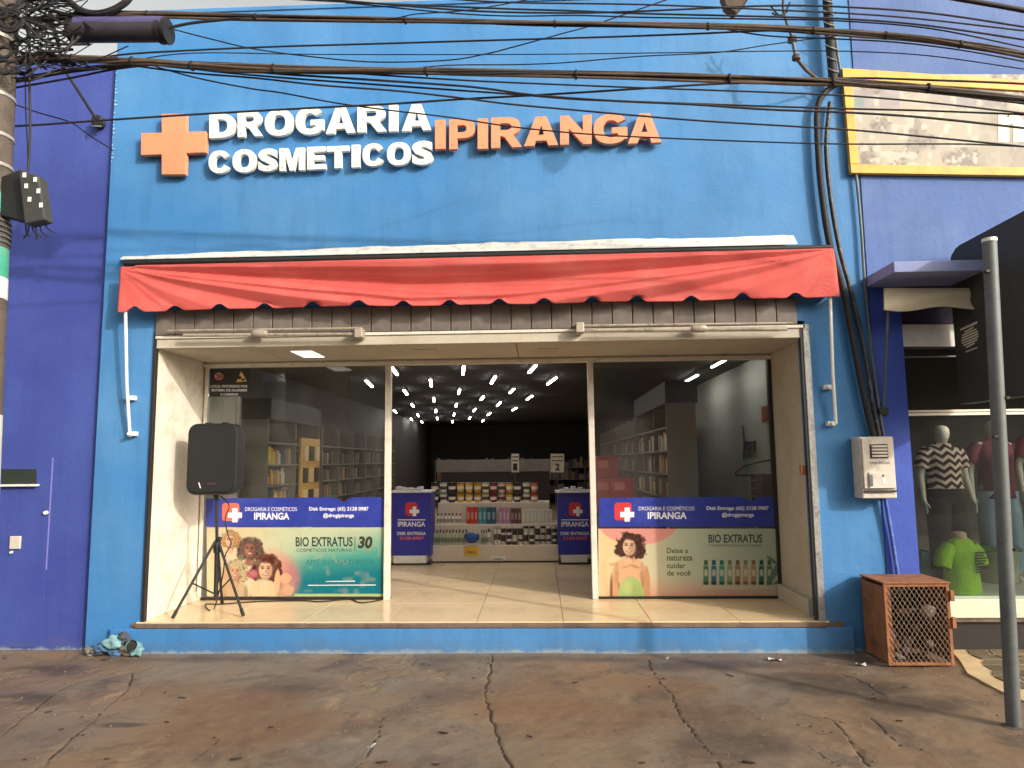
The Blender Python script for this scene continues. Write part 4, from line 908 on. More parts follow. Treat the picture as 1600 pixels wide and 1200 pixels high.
# stocked wall shelves ----------------------------------------------------
def stock(mb_by_mat, x, y0, y1, z, h, side, depth, pal, seed, fill=.97):
    rg_ = random.Random(seed); y = y0
    while y < y1-.05:
        wd = rg_.uniform(.045, .1); hh = h*rg_.uniform(.6, .98)
        if rg_.random() < fill:
            k = rg_.randrange(len(pal)); xa = x if side < 0 else x-depth
            mb_by_mat.cm = k
            if rg_.random() < .5: mb_by_mat.box(xa, xa+depth*rg_.uniform(.7, 1) if side < 0 else x, y, y+wd*.85, z, z+hh)
            else:
                xc = (xa+depth*.6) if side < 0 else (x-depth*.6); mb_by_mat.lathe((xc, y+wd/2, z), [(wd*.42, 0), (wd*.42, hh*.7), (wd*.2, hh*.8), (wd*.2, hh)], 8)
        y += wd
def pm(r, g, b_): return mat('pack_%d_%d_%d' % (r, g, b_), srgb(r, g, b_), .45, var=.15, vscale=30)
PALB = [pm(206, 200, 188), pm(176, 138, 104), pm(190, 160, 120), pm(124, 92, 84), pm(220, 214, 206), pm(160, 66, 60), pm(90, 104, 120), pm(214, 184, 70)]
def wall_shelf(name, label, x, side, y0, y1, levels, seeds, pal, head=None, mh=None):
    t = thing(name, (x, (y0+y1)/2, ZF), label, 'shelf')
    dp = .38; xa, xb = (x, x+dp) if side < 0 else (x-dp, x)
    MB().box(xa if side < 0 else xb-.02, xa+.02 if side < 0 else xb, y0, y1, ZF, levels[-1]+.3).build('back_panel', M_SHELFD, t)
    ns = max(1, round((y1-y0)/1.0))
    for k in range(ns+1):
        yy = y0+(y1-y0)*k/ns; MB().box(xa+.001, xb-.001, yy-.012, yy+.012, ZF, levels[-1]+.3).build('upright', M_SHELF, t)
    for z in levels: MB().box(xa+.002, xb-.002, y0+.013, y1-.013, z-.02, z).build('shelf_board', M_SHELF, t)
    if head: MB().box(xa-.0, xb+.03, y0-.0, y1, levels[-1]+.301, levels[-1]+.58).build('header', head, t)
    st = MB()
    for i, z in enumerate(levels[:-1] if len(levels) > 2 else levels):
        stock(st, (xa+.03) if side < 0 else xb-.03, y0+.03, y1-.03, z+.001, levels[i+1]-z-.04, side, .3, pal, seeds+i)
    tag(st.build('shelf_stock', pal, t), kind='stuff')
    return t
LV = [ZF+.12, ZF+.4, ZF+.68, ZF+.96, ZF+1.24, ZF+1.52, ZF+1.82]
M_HEAD = mat('header_dark', srgb(46, 42, 42), .6)
wall_shelf('wall_shelf', 'stocked shelf along the left shop wall, behind the left window', -3.97, -1, 2.25, 4.4, LV, 100, PALB, M_HEAD)
PALD = [pm(150, 140, 130), pm(104, 84, 78), pm(176, 150, 118), pm(84, 76, 80), pm(136, 90, 84)]  # darker packs: dimness of the far shelves put into the colour
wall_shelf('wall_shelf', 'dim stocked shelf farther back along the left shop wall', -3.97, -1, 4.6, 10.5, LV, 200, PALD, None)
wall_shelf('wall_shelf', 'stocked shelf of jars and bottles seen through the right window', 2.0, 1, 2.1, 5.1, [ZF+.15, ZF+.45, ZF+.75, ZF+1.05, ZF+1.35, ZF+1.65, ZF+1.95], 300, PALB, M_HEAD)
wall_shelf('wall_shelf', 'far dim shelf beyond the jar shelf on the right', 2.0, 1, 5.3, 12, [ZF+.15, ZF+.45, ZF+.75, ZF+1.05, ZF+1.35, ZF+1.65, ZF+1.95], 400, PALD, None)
bs = thing('back_shelf', (0, 17.5, ZF), 'dim stocked shelf across the far end of the shop', 'shelf')
st_ = MB(); rgb_ = random.Random(77)
for zz in (ZF+.45, ZF+.9, ZF+1.3): MB().box(-3.6, 2.6, 17.4, 17.8, zz-.02, zz).build('shelf_board', M_SHELF, bs)
for xx_ in np.arange(-3.6, 2.7, 1.03): MB().box(xx_-.012, xx_+.012, 17.39, 17.81, ZF, ZF+1.6).build('upright', M_SHELF, bs)
for zz in (ZF+.45, ZF+.9, ZF+1.3):
    x_ = -3.55
    while x_ < 2.5:
        w_ = rgb_.uniform(.06, .16); st_.cm = rgb_.randrange(8); st_.box(x_, x_+w_*.9, 17.45, 17.7, zz+.001, zz+rgb_.uniform(.15, .38)); x_ += w_
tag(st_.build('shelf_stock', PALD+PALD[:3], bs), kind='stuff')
# yellow and orange hanging sample panel in left shelf
q = [atx(432, 690, -3.56), atx(466, 700, -3.56)]
t = thing('sample_panel', (-3.56, 3.6, 1.0), 'ochre hanging display panel on the left shelf', 'display panel')
MB().box(-3.585, -3.555, 3.45, 4.35, 1.05, 2.2).build('panel', mat('ochre_panel', srgb(206, 160, 84), .6, var=.15), t)
for k in range(3):
    for j in range(3): MB().box(-3.554, -3.53, 3.55+j*.27, 3.72+j*.27, 1.2+k*.33, 1.42+k*.33).build('card', M_SHELFD if (k+j) % 2 else pm(226, 200, 150), t)

# promo counters ----------------------------------------------------------
M_PROMO = mat('promo_blue', srgb(52, 52, 158), .45, var=.06)
def promo(x0, x1, label):
    Yp = 3.72
    a, b_ = at(x0, 770, Yp), at(x1, 876, Yp)
    t = thing('promo_counter', ((a.x+b_.x)/2, Yp+.2, ZF), label, 'promo counter')
    mb = MB(); nseg = 10; xs = [a.x+(b_.x-a.x)*k/nseg for k in range(nseg+1)]
    front = [(x, Yp) for x in xs]; P = front+[(b_.x, Yp+.42), (a.x, Yp+.42)]
    mb.prism([(x, y, ZF+.14) for x, y in P], (0, 0, a.z-ZF-.14)); mb.build('body', M_PROMO, t)
    MB().box(a.x+.04, b_.x-.07, Yp-.01, Yp+.4, ZF+.03, ZF+.1395).build('plinth', M_WHITE, t)
    MB().box(a.x, b_.x, Yp+.012, Yp+.41, ZF+.001, ZF+.0295).build('base', M_DARKFR, t)
    MB().box(a.x-.03, b_.x+.01, Yp-.04, Yp+.45, a.z+.001, a.z+.028).build('counter_top', M_WHITE, t)
    wpx = x1-x0; cx = (x0+x1)/2
    flat(MB(), rrect(cx-9, 785, cx+10, 806, 5), Yp-.003).build('logo_square', M_PRED, t)
    flat(MB(), plusshape(cx+5, 799, 7.5, 2.8), Yp-.006).build('logo_cross', M_TXTW, t)
    flat(MB(), [(cx-21, 811.5), (cx+22, 811.5), (cx+22, 813), (cx-21, 813)], Yp-.003).build('printed_line', M_TXTW, t)
    text_on(MB(), 'IPIRANGA', pxquad(cx-21, 815, cx+22, 823, Yp-.003), .02).build('printed_text', M_TXTW, t)
    text_on(MB(), 'DISK ENTREGA', pxquad(cx-22, 831, cx+23, 836, Yp-.003), .02).build('printed_text', M_TXTW, t)
    text_on(MB(), '2128-0987', pxquad(cx-18, 838.5, cx+20, 843.5, Yp-.003), .02).build('printed_text', M_PORG, t)
    lf = MB()
    for k in range(7): lf.box(a.x+.05+k*.055, a.x+.11+k*.055, Yp+.05, Yp+.3, a.z+.029, a.z+.029+random.uniform(.01, .06))
    tag(lf.build('leaflet_pile', mat('leaflet', srgb(210, 204, 200), .6, var=.3, vscale=40), t), kind='stuff')
promo(612, 673, 'blue promo counter with a red and white cross, left of the product display')
promo(871, 925, 'blue promo counter behind the right mullion, right of the product display')

# central product display -------------------------------------------------
Yg = 3.95
gd = thing('product_display', (at(765, 870, Yg).x, Yg+.3, ZF), 'white stepped product display standing in the shop doorway', 'display')
M_GOND = mat('display_white', srgb(222, 206, 186), .5, var=.04)
x0, x1 = at(675, 860, Yg).x, at(873, 860, Yg).x
z1, z2, z3 = at(770, 852, Yg).z, at(770, 819, Yg+.25).z, at(770, 785, Yg+.5).z
MB().box(x0, x1, Yg, Yg+1.0, ZF+.02, z1).build('lower_tier', M_GOND, gd, bevel=.01)
MB().box(x0, x1, Yg+.25, Yg+1.0, z1+.001, z2).build('middle_tier', M_GOND, gd, bevel=.01)
MB().box(x0+.02, x1-.12, Yg+.48, Yg+1.0, z2+.001, z3).build('upper_tier', M_GOND, gd, bevel=.01)
MB().box(x0+.02, x1-.02, Yg+.02, Yg+.9, ZF+.001, ZF+.0195).build('kick_base', M_DARKFR, gd)
NUM = ['first', 'second', 'third', 'fourth', 'fifth', 'sixth', 'seventh', 'eighth', 'ninth', 'tenth', 'eleventh', 'twelfth', 'thirteenth', 'fourteenth', 'fifteenth', 'sixteenth', 'seventeenth', 'eighteenth', 'nineteenth', 'twentieth', 'twenty-first', 'twenty-second', 'twenty-third', 'twenty-fourth', 'twenty-fifth']
_pm = {}
def product(kind, name, colname, rgb, px, w_px, ytop, ybot, Y, label, group):
    zb, zt = at(px, ybot, Y).z, at(px, ytop, Y).z; x = at(px, ybot, Y).x; wd = w_px*pxm(Y); h = zt-zb
    key = (kind, rgb, round(wd, 3), round(h, 3))
    t = thing(name, (x, Y, zb), label, {'tub': 'tub', 'bottle': 'bottle', 'carton': 'carton', 'jar': 'jar', 'tube': 'tube'}[kind], group)
    if key not in _pm:
        r = wd*.47; parts = []
        if kind == 'tub':
            parts = [('body', MB().lathe((0, 0, 0), [(r*.8, 0), (r, h*.82), (r*.96, h*.86)], 14).mesh('body', pm(*rgb), smooth=True)), ('lid', MB().lathe((0, 0, 0), [(r*1.04, h*.865), (r*1.04, h*.99), (r*.9, h)], 14).mesh('lid', pm(*[int(c*.75) for c in rgb]), smooth=True)), ('paper_label', MB().lathe((0, 0, 0), [(r*.9, h*.3), (r*.97, h*.62)], 14).mesh('paper_label', pm(244, 232, 210) if sum(rgb) < 560 else pm(90, 70, 60)))]
        elif kind == 'jar':
            parts = [('body', MB().lathe((0, 0, 0), [(r*.95, 0), (r, h*.1), (r, h*.62), (r*.8, h*.66)], 12).mesh('body', pm(*rgb), smooth=True)), ('lid', MB().lathe((0, 0, 0), [(r*1.02, h*.665), (r*1.02, h*.98), (r*.9, h)], 12).mesh('lid', pm(48, 42, 40) if sum(rgb) > 380 else pm(222, 212, 196), smooth=True))]
        elif kind == 'carton':
            parts = [('body', MB().box(-wd*.47, wd*.47, -.04, .04, 0, h).mesh('body', pm(*rgb), .003)), ('printed_panel', MB().box(-wd*.3, wd*.3, -.0425, -.0405, h*.3, h*.72).mesh('printed_panel', pm(*[min(255, int(c*.5+110)) for c in rgb])))]
        else:
            parts = [('body', MB().lathe((0, 0, 0), [(r*.92, 0), (r, h*.06), (r, h*.66), (r*.45, h*.78), (r*.4, h*.8)], 12).mesh('body', pm(*rgb), smooth=True)), ('cap', MB().lathe((0, 0, 0), [(r*.5, h*.801), (r*.5, h*.97), (r*.4, h)], 10).mesh('cap', pm(70, 60, 54) if sum(rgb) > 400 else pm(226, 220, 208), smooth=True)), ('paper_label', MB().lathe((0, 0, 0), [(r*1.02, h*.2), (r*1.02, h*.5)], 12).mesh('paper_label', pm(*[int(c*.7) for c in rgb])))]
        _pm[key] = parts
    for nm, me_ in _pm[key]:
        o = bpy.data.objects.new(nm, me_); col.objects.link(o); o.parent = t
ZX = lambda x: 600+x*.20625
tubs = [(385, 'dark green', (52, 60, 52)), (450, 'white', (232, 228, 214)), (515, 'black', (50, 44, 46)), (580, 'yellow', (226, 168, 56)), (645, 'golden', (230, 180, 90)), (710, 'mustard', (206, 150, 46)), (770, 'cream', (238, 226, 196)), (830, 'dark red', (140, 48, 40)), (890, 'pale pink', (226, 190, 170)), (950, 'amber', (222, 160, 70)), (1010, 'dark brown', (60, 46, 44)), (1080, 'off white', (226, 222, 200)), (1140, 'orange', (206, 110, 62))]
for r_, (yt, yb) in enumerate(((770.5, 784.5), (754, 768.5))):
    for i, (x, cn, rgb) in enumerate(tubs):
        product('tub', 'product_tub', cn, rgb, ZX(x), 12.4, yt, yb+.6, Yg+.62, '%s tub in the %s of the two top rows of the display' % (cn, ('lower', 'upper')[r_]), 'tubs on the top tier')
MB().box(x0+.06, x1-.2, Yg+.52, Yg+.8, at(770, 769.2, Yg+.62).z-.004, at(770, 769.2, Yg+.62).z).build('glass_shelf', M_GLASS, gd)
mid = []
for i in range(7): mid.append(('bottle', 410+i*28, 5, 802, 'white', (226, 220, 206)))
for i in range(3): mid.append(('carton', 641+i*29, 5.8, 792, 'red', (200, 60, 44)))
for i in range(2): mid.append(('carton', 730+i*32, 6.2, 792.5, 'teal', (60, 140, 144)))
for i in range(2): mid.append(('carton', 797+i*36, 7.2, 792.5, 'navy', (44, 84, 110)))
for i in range(3): mid.append(('carton', 885+i*27, 5.4, 793, 'lilac', (186, 130, 160)))
for i in range(3): mid.append(('carton', 973+i*27, 5.4, 794, 'brown', (100, 56, 50)))
for i in range(8): mid.append(('carton', 1058+i*29, 5.8, 796, 'cream', (216, 208, 184)))
cnt = {}
for (kd, x, w_, yt, cn, rgb) in mid:
    k = cnt.get((kd, cn), 0); cnt[(kd, cn)] = k+1
    product(kd, 'product_'+kd, cn, rgb, ZX(x), w_, yt, 819.3, Yg+.34, '%s %s %s from the left on the middle tier of the display' % (NUM[k], cn, kd), 'products on the middle tier')
low = []
for i in range(11): low.append(('bottle', 378+i*24.5, 5, 827+(i % 2), 'pale green', (190, 196, 160)))
for i in range(4): low.append(('bottle', 742+i*17, 3.6, 828, 'grey', (180, 178, 164)))
low.append(('bottle', 795, 7, 826, 'silver', (206, 204, 196)))
for i in range(2): low.append(('tub', 845+i*28, 5.4, 823, 'white', (224, 216, 200)))
cnt = {}
for (kd, x, w_, yt, cn, rgb) in low:
    k = cnt.get((kd, cn), 0); cnt[(kd, cn)] = k+1
    product(kd, 'product_'+kd, cn, rgb, ZX(x), w_, yt, 852.3, Yg+.1, '%s %s %s from the left on the bottom tier of the display' % (NUM[k], cn, kd), 'products on the bottom tier')
rg_ = random.Random(4)
for row in range(3):
    for i in range(10):
        cn, rgb = (('dark', (64, 52, 50)), ('pale', (210, 198, 182)))[(i+row+rg_.randrange(2)) % 2]
        product('jar', 'product_jar', cn, rgb, ZX(905+i*43), 8, 822+row*10, 832.2+row*10, Yg+.1+.005*(2-row), '%s jar %s from the left in the %s row of the stacked jars' % (cn, NUM[i], ('top', 'middle', 'bottom')[row]), 'stacked jars on the bottom tier')
# blue bag and price cards
def blob(name, c, r, m, label=None, cat=None, parent=None, seed=0, rough=.35, sub=2, group=None):
    bm = bmesh.new(); bmesh.ops.create_icosphere(bm, subdivisions=sub, radius=1)
    for v in bm.verts:
        k = 1+rough*mnoise.noise(v.co*1.4+Vector((seed*7.3, seed, 0)))+rough*.4*mnoise.noise(v.co*3.5+Vector((seed, 3, seed)))
        v.co = Vector((v.co.x*r[0]*k, v.co.y*r[1]*k, v.co.z*r[2]*k))+Vector(c)
    me_ = bpy.data.meshes.new(name); bm.to_mesh(me_); bm.free(); me_.materials.append(m)
    me_.polygons.foreach_set('use_smooth', [True]*len(me_.polygons)); o = bpy.data.objects.new(name, me_); col.objects.link(o)
    if parent: put(o, parent)
    return tag(o, label, cat, group)
c_ = at(737, 840, Yg-.02); blob('blue_bag', (c_.x, Yg+.0, c_.z), (.115, .05, .08), mat('blue_bag', srgb(40, 84, 156), .4, var=.2), 'crumpled blue bag hanging before the bottom tier bottles', 'bag', None, 3, .5)
q = pxquad(725, 853, 748, 869, Yg-.012)
t = thing('price_card', q[0], 'yellow price card on the front of the display', 'price card')
MB().hexa(q, [p+Vector((0, .004, 0)) for p in q]).build('card', mat('card_yellow', srgb(226, 178, 66), .5), t)
text_on(MB(), 'OFERTA', pxquad(729, 861, 744, 865, Yg-.0135), .02).build('printed_text', mat('card_ink', srgb(90, 60, 30), .5), t)
q = pxquad(767, 869, 790, 875, Yg-.012)
t = thing('price_card', q[0], 'small white card low on the front of the display', 'price card')
MB().hexa(q, [p+Vector((0, .004, 0)) for p in q]).build('card', M_WHITE, t)
flat(MB(), [(770, 873), (786, 873), (786, 874), (770, 874)], Yg-.0135).build('printed_line', M_SHELFD, t)
# checkout behind
ck = thing('checkout_counter', (at(760, 760, 8).x, 8, ZF), 'dim grey checkout counter behind the product display', 'counter')
a, b_ = at(682, 738, 8), at(866, 717, 8)
MB().box(a.x, b_.x, 8, 8.08, a.z, b_.z).build('panel', mat('checkout_panel', srgb(130, 120, 112), .6, var=.2), ck)
MB().box(a.x+.1, b_.x-.1, 8.02, 8.6, ZF, a.z-.001).build('body', M_SHELFD, ck)
for (px, num, w_, lab) in ((805, '1', 12, 'small white till sign with the number 1 above the display'), (871, '2', 21, 'larger white till sign with the number 2 above the right counter')):
    q = pxquad(px-w_/2, 709, px+w_/2, 738, 7.6)
    t = thing('till_sign', q[0], lab, 'sign')
    MB().hexa(q, [p+Vector((0, .02, 0)) for p in q]).build('board', mat('till_white', srgb(214, 200, 178), .6, emit=(1, .9, .8), estr=.0), t)
    text_on(MB(), num, pxquad(px-3.4, 724, px+3.4, 735, 7.597), .03).build('printed_number', M_SHELFD, t)
    for yy in (713, 719): flat(MB(), [(px-w_*.4, yy), (px+w_*.4, yy), (px+w_*.4, yy+1.6), (px-w_*.4, yy+1.6)], 7.597).build('printed_line', M_SHELFD, t)
    c_ = at(px, 738, 7.61); MB().tube([(c_.x, 7.61, c_.z), (c_.x, 7.61, ZF)], .012, 6).build('post', M_GALV, t)
# red cartons by the right window
M_CART = mat('red_carton', srgb(178, 32, 34), .5, var=.15, vscale=5, dirt=srgb(120, 20, 24), damt=.5, dscale=6)
for (xa, ya, xb, yb, Y, lab) in ((933, 712, 966, 746, 2.7, 'upper red carton of the stack behind the right window'), (933, 746.5, 966, 800, 2.7, 'tall red carton at the bottom of the stack behind the right window'), (958, 746, 991, 800, 2.4, 'lower red carton in front of the red stack')):
    a, b_ = at(xa, yb, Y), at(xb, ya, Y)
    t = thing('red_carton', (a.x, Y, a.z), lab, 'carton')
    MB().box(a.x, b_.x, Y, Y+.35, a.z, b_.z-.002).build('body', M_CART, t, bevel=.006)
    MB().box(a.x+.02, a.x+.16, Y-.003, Y-.0005, b_.z-.16, b_.z-.06).build('printed_mark', mat('carton_pink', srgb(222, 120, 110), .5), t)
for (xa, xb, Y) in ((936, 986, 2.35),): MB().box(at(xa, 800, Y).x, at(xb, 800, Y).x, Y+.05, Y+.75, ZF, at(960, 801, 2.7).z-.02).build('carton_table', M_SHELFD, label='low dark table carrying the red cartons', cat='table')
# notices and things on the pale partition (plane x=2.78)
def onwall(name, label, cat, px0, py0, px1, py1, m, th=.02):
    p, q = atx(px0, py1, 2.895), atx(px1, py0, 2.895); y0, y1 = sorted((p.y, q.y)); t = thing(name, (2.89, (y0+y1)/2, p.z), label, cat)
    MB().box(2.9-th, 2.8995, y0, y1, min(p.z, q.z), max(p.z, q.z)).build('panel', m, t); return t, y0, y1, min(p.z, q.z), max(p.z, q.z)
t, y0, y1, za, zb = onwall('wall_notice', 'small red brown notice on the pale wall inside the right window', 'notice', 1192, 631, 1211, 660, mat('notice_red', srgb(120, 50, 34), .5, var=.2))
MB().box(2.877, 2.8795, y0+.02, y0+.08, za+.06, zb-.06).build('pale_stripe', mat('carton_pink', (0, 0, 0)), t)
t, y0, y1, za, zb = onwall('switch_box', 'small dark socket box on the pale wall inside the right window', 'switch box', 1166, 689, 1181, 705, M_DARKFR, .04)
MB().lathe((2.858, (y0+y1)/2, (za+zb)/2), [(.03, 0), (.03, .004)], 12, 'x').build('socket', M_SHELF, t)
MB().tube([atx(1160, 665, 2.885), atx(1163, 690, 2.885), atx(1162, 717, 2.885)], .012, 6).build('wall_conduit', M_DARKFR, label='short dark conduit left of the socket box', cat='conduit')
cx, cy_ = 2.70, 1.52
zt_ = at(1206, 738, cy_).z
bk = thing('shopping_basket_stack', (cx, cy_, ZF), 'dark stack of shopping baskets with raised handle at the right window', 'basket stack')
for k in range(5):
    z = zt_-.1-k*.09; MB().prism([(cx-.13, cy_-.14, z), (cx+.13, cy_-.14, z), (cx+.15, cy_+.22, z), (cx-.15, cy_+.22, z)], (0, 0, .082)).build('basket', mat('basket_dark', srgb(58, 34, 32), .5, var=.2), bk, bevel=.01)
MB().box(cx-.1, cx+.1, cy_-.12, cy_+.18, ZF, zt_-.46).build('stand', M_DARKFR, bk)
MB().tube([(cx-.2, cy_-.1, zt_-.03), (cx-.42, cy_-.12, zt_-.02), (cx-.3, cy_-.1, zt_+.08), (cx+.02, cy_-.05, zt_+.14), (cx+.18, cy_, zt_+.1)], .012, 6, smooth=5).build('handle', M_BLACK, bk)

# ================================================================== SPEAKER AND STAND
Ys = .42
st = thing('speaker_stand', atz(337, 948, ZF), 'black tripod stand under the loudspeaker in the recess', 'speaker stand')
top = at(338, 775, Ys); hub = at(339, 848, Ys); low_ = at(337, 938, Ys)
MB().tube([low_, at(339, 846, Ys)], .022, 12).build('lower_pole', M_BLACK, st, smooth=True)
MB().tube([at(339, 847, Ys), top+Vector((0, 0, .05))], .016, 12).build('upper_pole', M_BLACK, st, smooth=True)
MB().lathe(at(339, 856, Ys), [(.034, -.05), (.038, 0), (.038, .06), (.026, .08)], 14).build('collar', M_BLACK, st, smooth=True)
MB().lathe(at(346, 841, Ys)+Vector((0, -.03, 0)), [(.012, -.04), (.022, -.03), (.022, .0)], 10, 'y').build('clamp_knob', M_BLACK, st)
for ft, br in (((270, 965), .55), ((380, 961), .5), ((347, 941), .5)):
    f = atz(*ft, ZF+.02)
    h0 = hub+Vector((0, 0, 0)); d = (f-h0); h0 = h0+Vector((d.x, d.y, 0)).normalized()*.03
    leg = MB().tube([h0, f], .014, 10).build('leg', M_BLACK, st, smooth=True)
    MB().tube([f-(f-h0).normalized()*.07, f+(f-h0).normalized()*.008], .018, 10).build('rubber_foot', M_RUBBER, leg)
    MB().tube([h0.lerp(f, br), Vector((low_.x, low_.y, low_.z+.06))], .008, 8).build('brace', M_BLACK, st)
sp = thing('loudspeaker', top, 'black moulded loudspeaker on the tripod stand by the left window', 'loudspeaker')
a, b_ = at(289, 774, Ys-.14), at(371, 661, Ys-.14)
cx = (a.x+b_.x)/2; hw = (b_.x-a.x)/2
def rr_prof(hw, hh, r, n=5):
    P = []
    for sx, sz, a0 in ((1, 1, 0), (-1, 1, 90), (-1, -1, 180), (1, -1, 270)):
        for k in range(n+1): an = R(a0+90*k/n); P.append((sx*(hw-r)+r*math.cos(an), sz*(hh-r)+r*math.sin(an)))
    return P
hh = (b_.z-a.z)/2; cz = (a.z+b_.z)/2
pf = rr_prof(hw, hh, .1)
bx = MB(); rings = [(.95, Ys-.14), (1.0, Ys-.12), (1.0, Ys+.02), (.8, Ys+.2), (.72, Ys+.22)]
vv = [(cx+x*s_, y, cz+z*(s_*.5+.5)) for s_, y in rings for x, z in pf]; n_ = len(pf)
ff = [(i*n_+k, i*n_+(k+1) % n_, (i+1)*n_+(k+1) % n_, (i+1)*n_+k) for i in range(4) for k in range(n_)]+[tuple(range(n_)), tuple(4*n_+k for k in range(n_))]
bx.add(vv, ff).build('cabinet', M_BLACK, sp, smooth=True)
M_GRILLE = mat('speaker_grille', srgb(27, 26, 26), .75, var=.3, vscale=120, bump=.6, bscale=260)
gp = [(cx+x*.9, Ys-.1405, cz+z*.92) for x, z in pf]
MB().prism([(x, Ys-.155, z) for x, _, z in gp], (0, .014, 0)).build('grille', M_GRILLE, sp, bevel=.006)
MB().box(cx-.03, cx+.06, Ys-.162, Ys-.1555, cz-.27, cz-.24).build('badge', mat('badge_dark', srgb(70, 50, 48), .5), sp)
MB().prism([(cx-.12, Ys-.16, cz-.24), (cx-.11, Ys-.16, cz-.24), (cx-.09, Ys-.16, cz-.3), (cx-.1, Ys-.16, cz-.3)], (0, .004, 0)).build('scratch', M_WHITE, sp)
for s_ in (-1, 1): MB().box(cx+s_*.09-.03, cx+s_*.09+.03, Ys-.06, Ys+.0, cz+hh-.001, cz+hh+.014).build('corner_foot', M_BLACK, sp, bevel=.004)
MB().lathe((cx+.0, Ys, cz-hh-.05), [(.024, 0), (.028, .04), (.028, .052)], 12).build('pole_socket', M_BLACK, sp)
# cables of the speaker
MB().tube([at(345, 775, Ys+.05), at(358, 790, Ys+.05), at(352, 810, Ys-.02), at(356, 835, Ys-.04), at(361, 850, Ys-.02), at(352, 868, Ys-.05), at(348, 900, Ys), atz(335, 950, ZF+.01), atz(326, 953, ZF+.008), atz(322, 944, ZF+.008), atz(345, 944, ZF+.008), atz(400, 940, ZF+.008), atz(470, 938.5, ZF+.008), atz(500, 940, ZF+.008), atz(545, 936.5, ZF+.008), atz(560, 941, ZF+.008), atz(575, 941, ZF+.008), atz(611, 934, ZF+.008)], .007, 6, smooth=6).build('speaker_cable', M_RUBBER, label='thin black cable from the loudspeaker along the window foot', cat='cable')

# ================================================================== RIGHT PILLAR: METER, RISERS, CAGE, POST
mt = thing('electric_meter_box', at(1370, 780, -.1), 'pale grey electricity meter box on the blue pillar', 'meter box')
A_ = [at(x, y, -.22) for x, y in ((1350, 779), (1404, 778), (1395, 681), (1340, 684))]
x0, x1 = at(1347, 735, -.22).x, at(1401, 735, -.22).x; zb_, zt_ = at(1375, 779, -.22).z, at(1370, 682, -.22).z
MB().box(x0, x1, -.2, -.013, zb_, zt_).build('case', M_METER, mt, bevel=.012)
MB().box(x0+.012, x1-.012, -.222, -.2005, zb_+.09, zt_-.015).build('cover', M_METER, mt, bevel=.008)
wx0, wx1, wz0, wz1 = at(1360, 700, -.23).x, at(1387, 700, -.23).x, at(1372, 716, -.23).z, at(1372, 694, -.23).z
rd = MB().box(wx0, wx1, -.232, -.2225, wz0, wz1).build('reading_window', M_DARKFR, mt)
for k in range(4): MB().box(wx0+.008, wx1-.008, -.24, -.2325, wz0+.012+k*.03, wz0+.03+k*.03).build('louvre', M_METER, rd)
dz0, dz1 = at(1372, 763, -.23).z, at(1372, 738, -.23).z
MB().box(wx0-.03, wx1+.02, -.234, -.2225, dz0, dz1).build('breaker_door', M_METER, mt, bevel=.004)
MB().box(wx0-.03, wx0-.0, -.238, -.2345, dz0+.02, dz1-.02).build('hinge', M_GALV, mt)
MB().lathe((wx0+.1, -.236, dz1-.03), [(.008, -.004), (.008, .004)], 8, 'y').build('lock', M_DARKFR, mt)
MB().box(wx0+.085, wx0+.12, -.237, -.2345, dz0+.04, dz0+.09).build('seal_tag', M_WHITE, mt)
text_on(MB(), 'ENERGIA', (Vector((wx0-.01, -.2245, wz0-.055)), Vector((wx1+.015, -.2245, wz0-.055)), Vector((wx1+.015, -.2245, wz0-.03)), Vector((wx0-.01, -.2245, wz0-.03))), .0).build('embossed_text', M_GALV, mt)
MB().box(x0+.01, x1-.01, -.226, -.2005, zb_+.06, zb_+.075).build('bottom_rib', M_DARKFR, mt)
MB().tube([at(1383, 779, -.06), at(1392, 830, -.05), at(1400, 880, -.05), at(1404, 905, -.06)], .018, 10, smooth=3).build('meter_conduit', mat('blue_painted_pipe', srgb(60, 90, 170), .5, var=.15, dirt=srgb(160, 160, 170), damt=.5, dscale=12), smooth=True, label='thin painted conduit running down from the meter box', cat='conduit')
# riser pipes
MB().tube([at(*p, -.07) for p in ((1306, 132), (1288, 146), (1277, 172), (1278, 230), (1284, 300), (1296, 380), (1317, 450), (1334, 540), (1350, 620), (1366, 686))], .030, 10, smooth=6).build('service_cable', M_RUBBER, smooth=True, label='thick black service cable bending down to the meter box', cat='cable')
MB().tube([at(*p, -.05) for p in ((1297, 160), (1291, 230), (1298, 310), (1312, 390), (1328, 450), (1349, 540), (1362, 620), (1374, 686))], .022, 10, smooth=6).build('service_cable', mat('worn_dark_pipe', srgb(46, 44, 42), .5, var=.2, dirt=srgb(150, 150, 150), damt=.5, dscale=14), smooth=True, label='thinner dark pipe beside the black service cable', cat='cable')
MB().tube([at(*p, -.04) for p in ((1303, 40), (1311, 100), (1322, 160), (1336, 260), (1345, 350), (1351, 440), (1363, 560), (1374, 640), (1382, 688))], .014, 8, smooth=5).build('thin_conduit', M_GALV, smooth=True, label='thin pale conduit at the corner between the two buildings', cat='conduit')
rs = thing('riser_conduit', at(1305, 135, -.1), 'dark wrapped riser bundle rising past the parapet at the right', 'conduit')
MB().tube([at(1290, -40, -.1), at(1295, 40, -.1), at(1303, 135, -.1)], .045, 10, smooth=4).build('bundle', M_RUBBER, rs, smooth=True)
for y in range(-20, 130, 18): MB().tube([at(1293+y*.07-9, y, -.15), at(1293+y*.07, y+4, -.155), at(1293+y*.07+9, y+7, -.14)], .008, 6).build('wrap', M_GALV, rs)
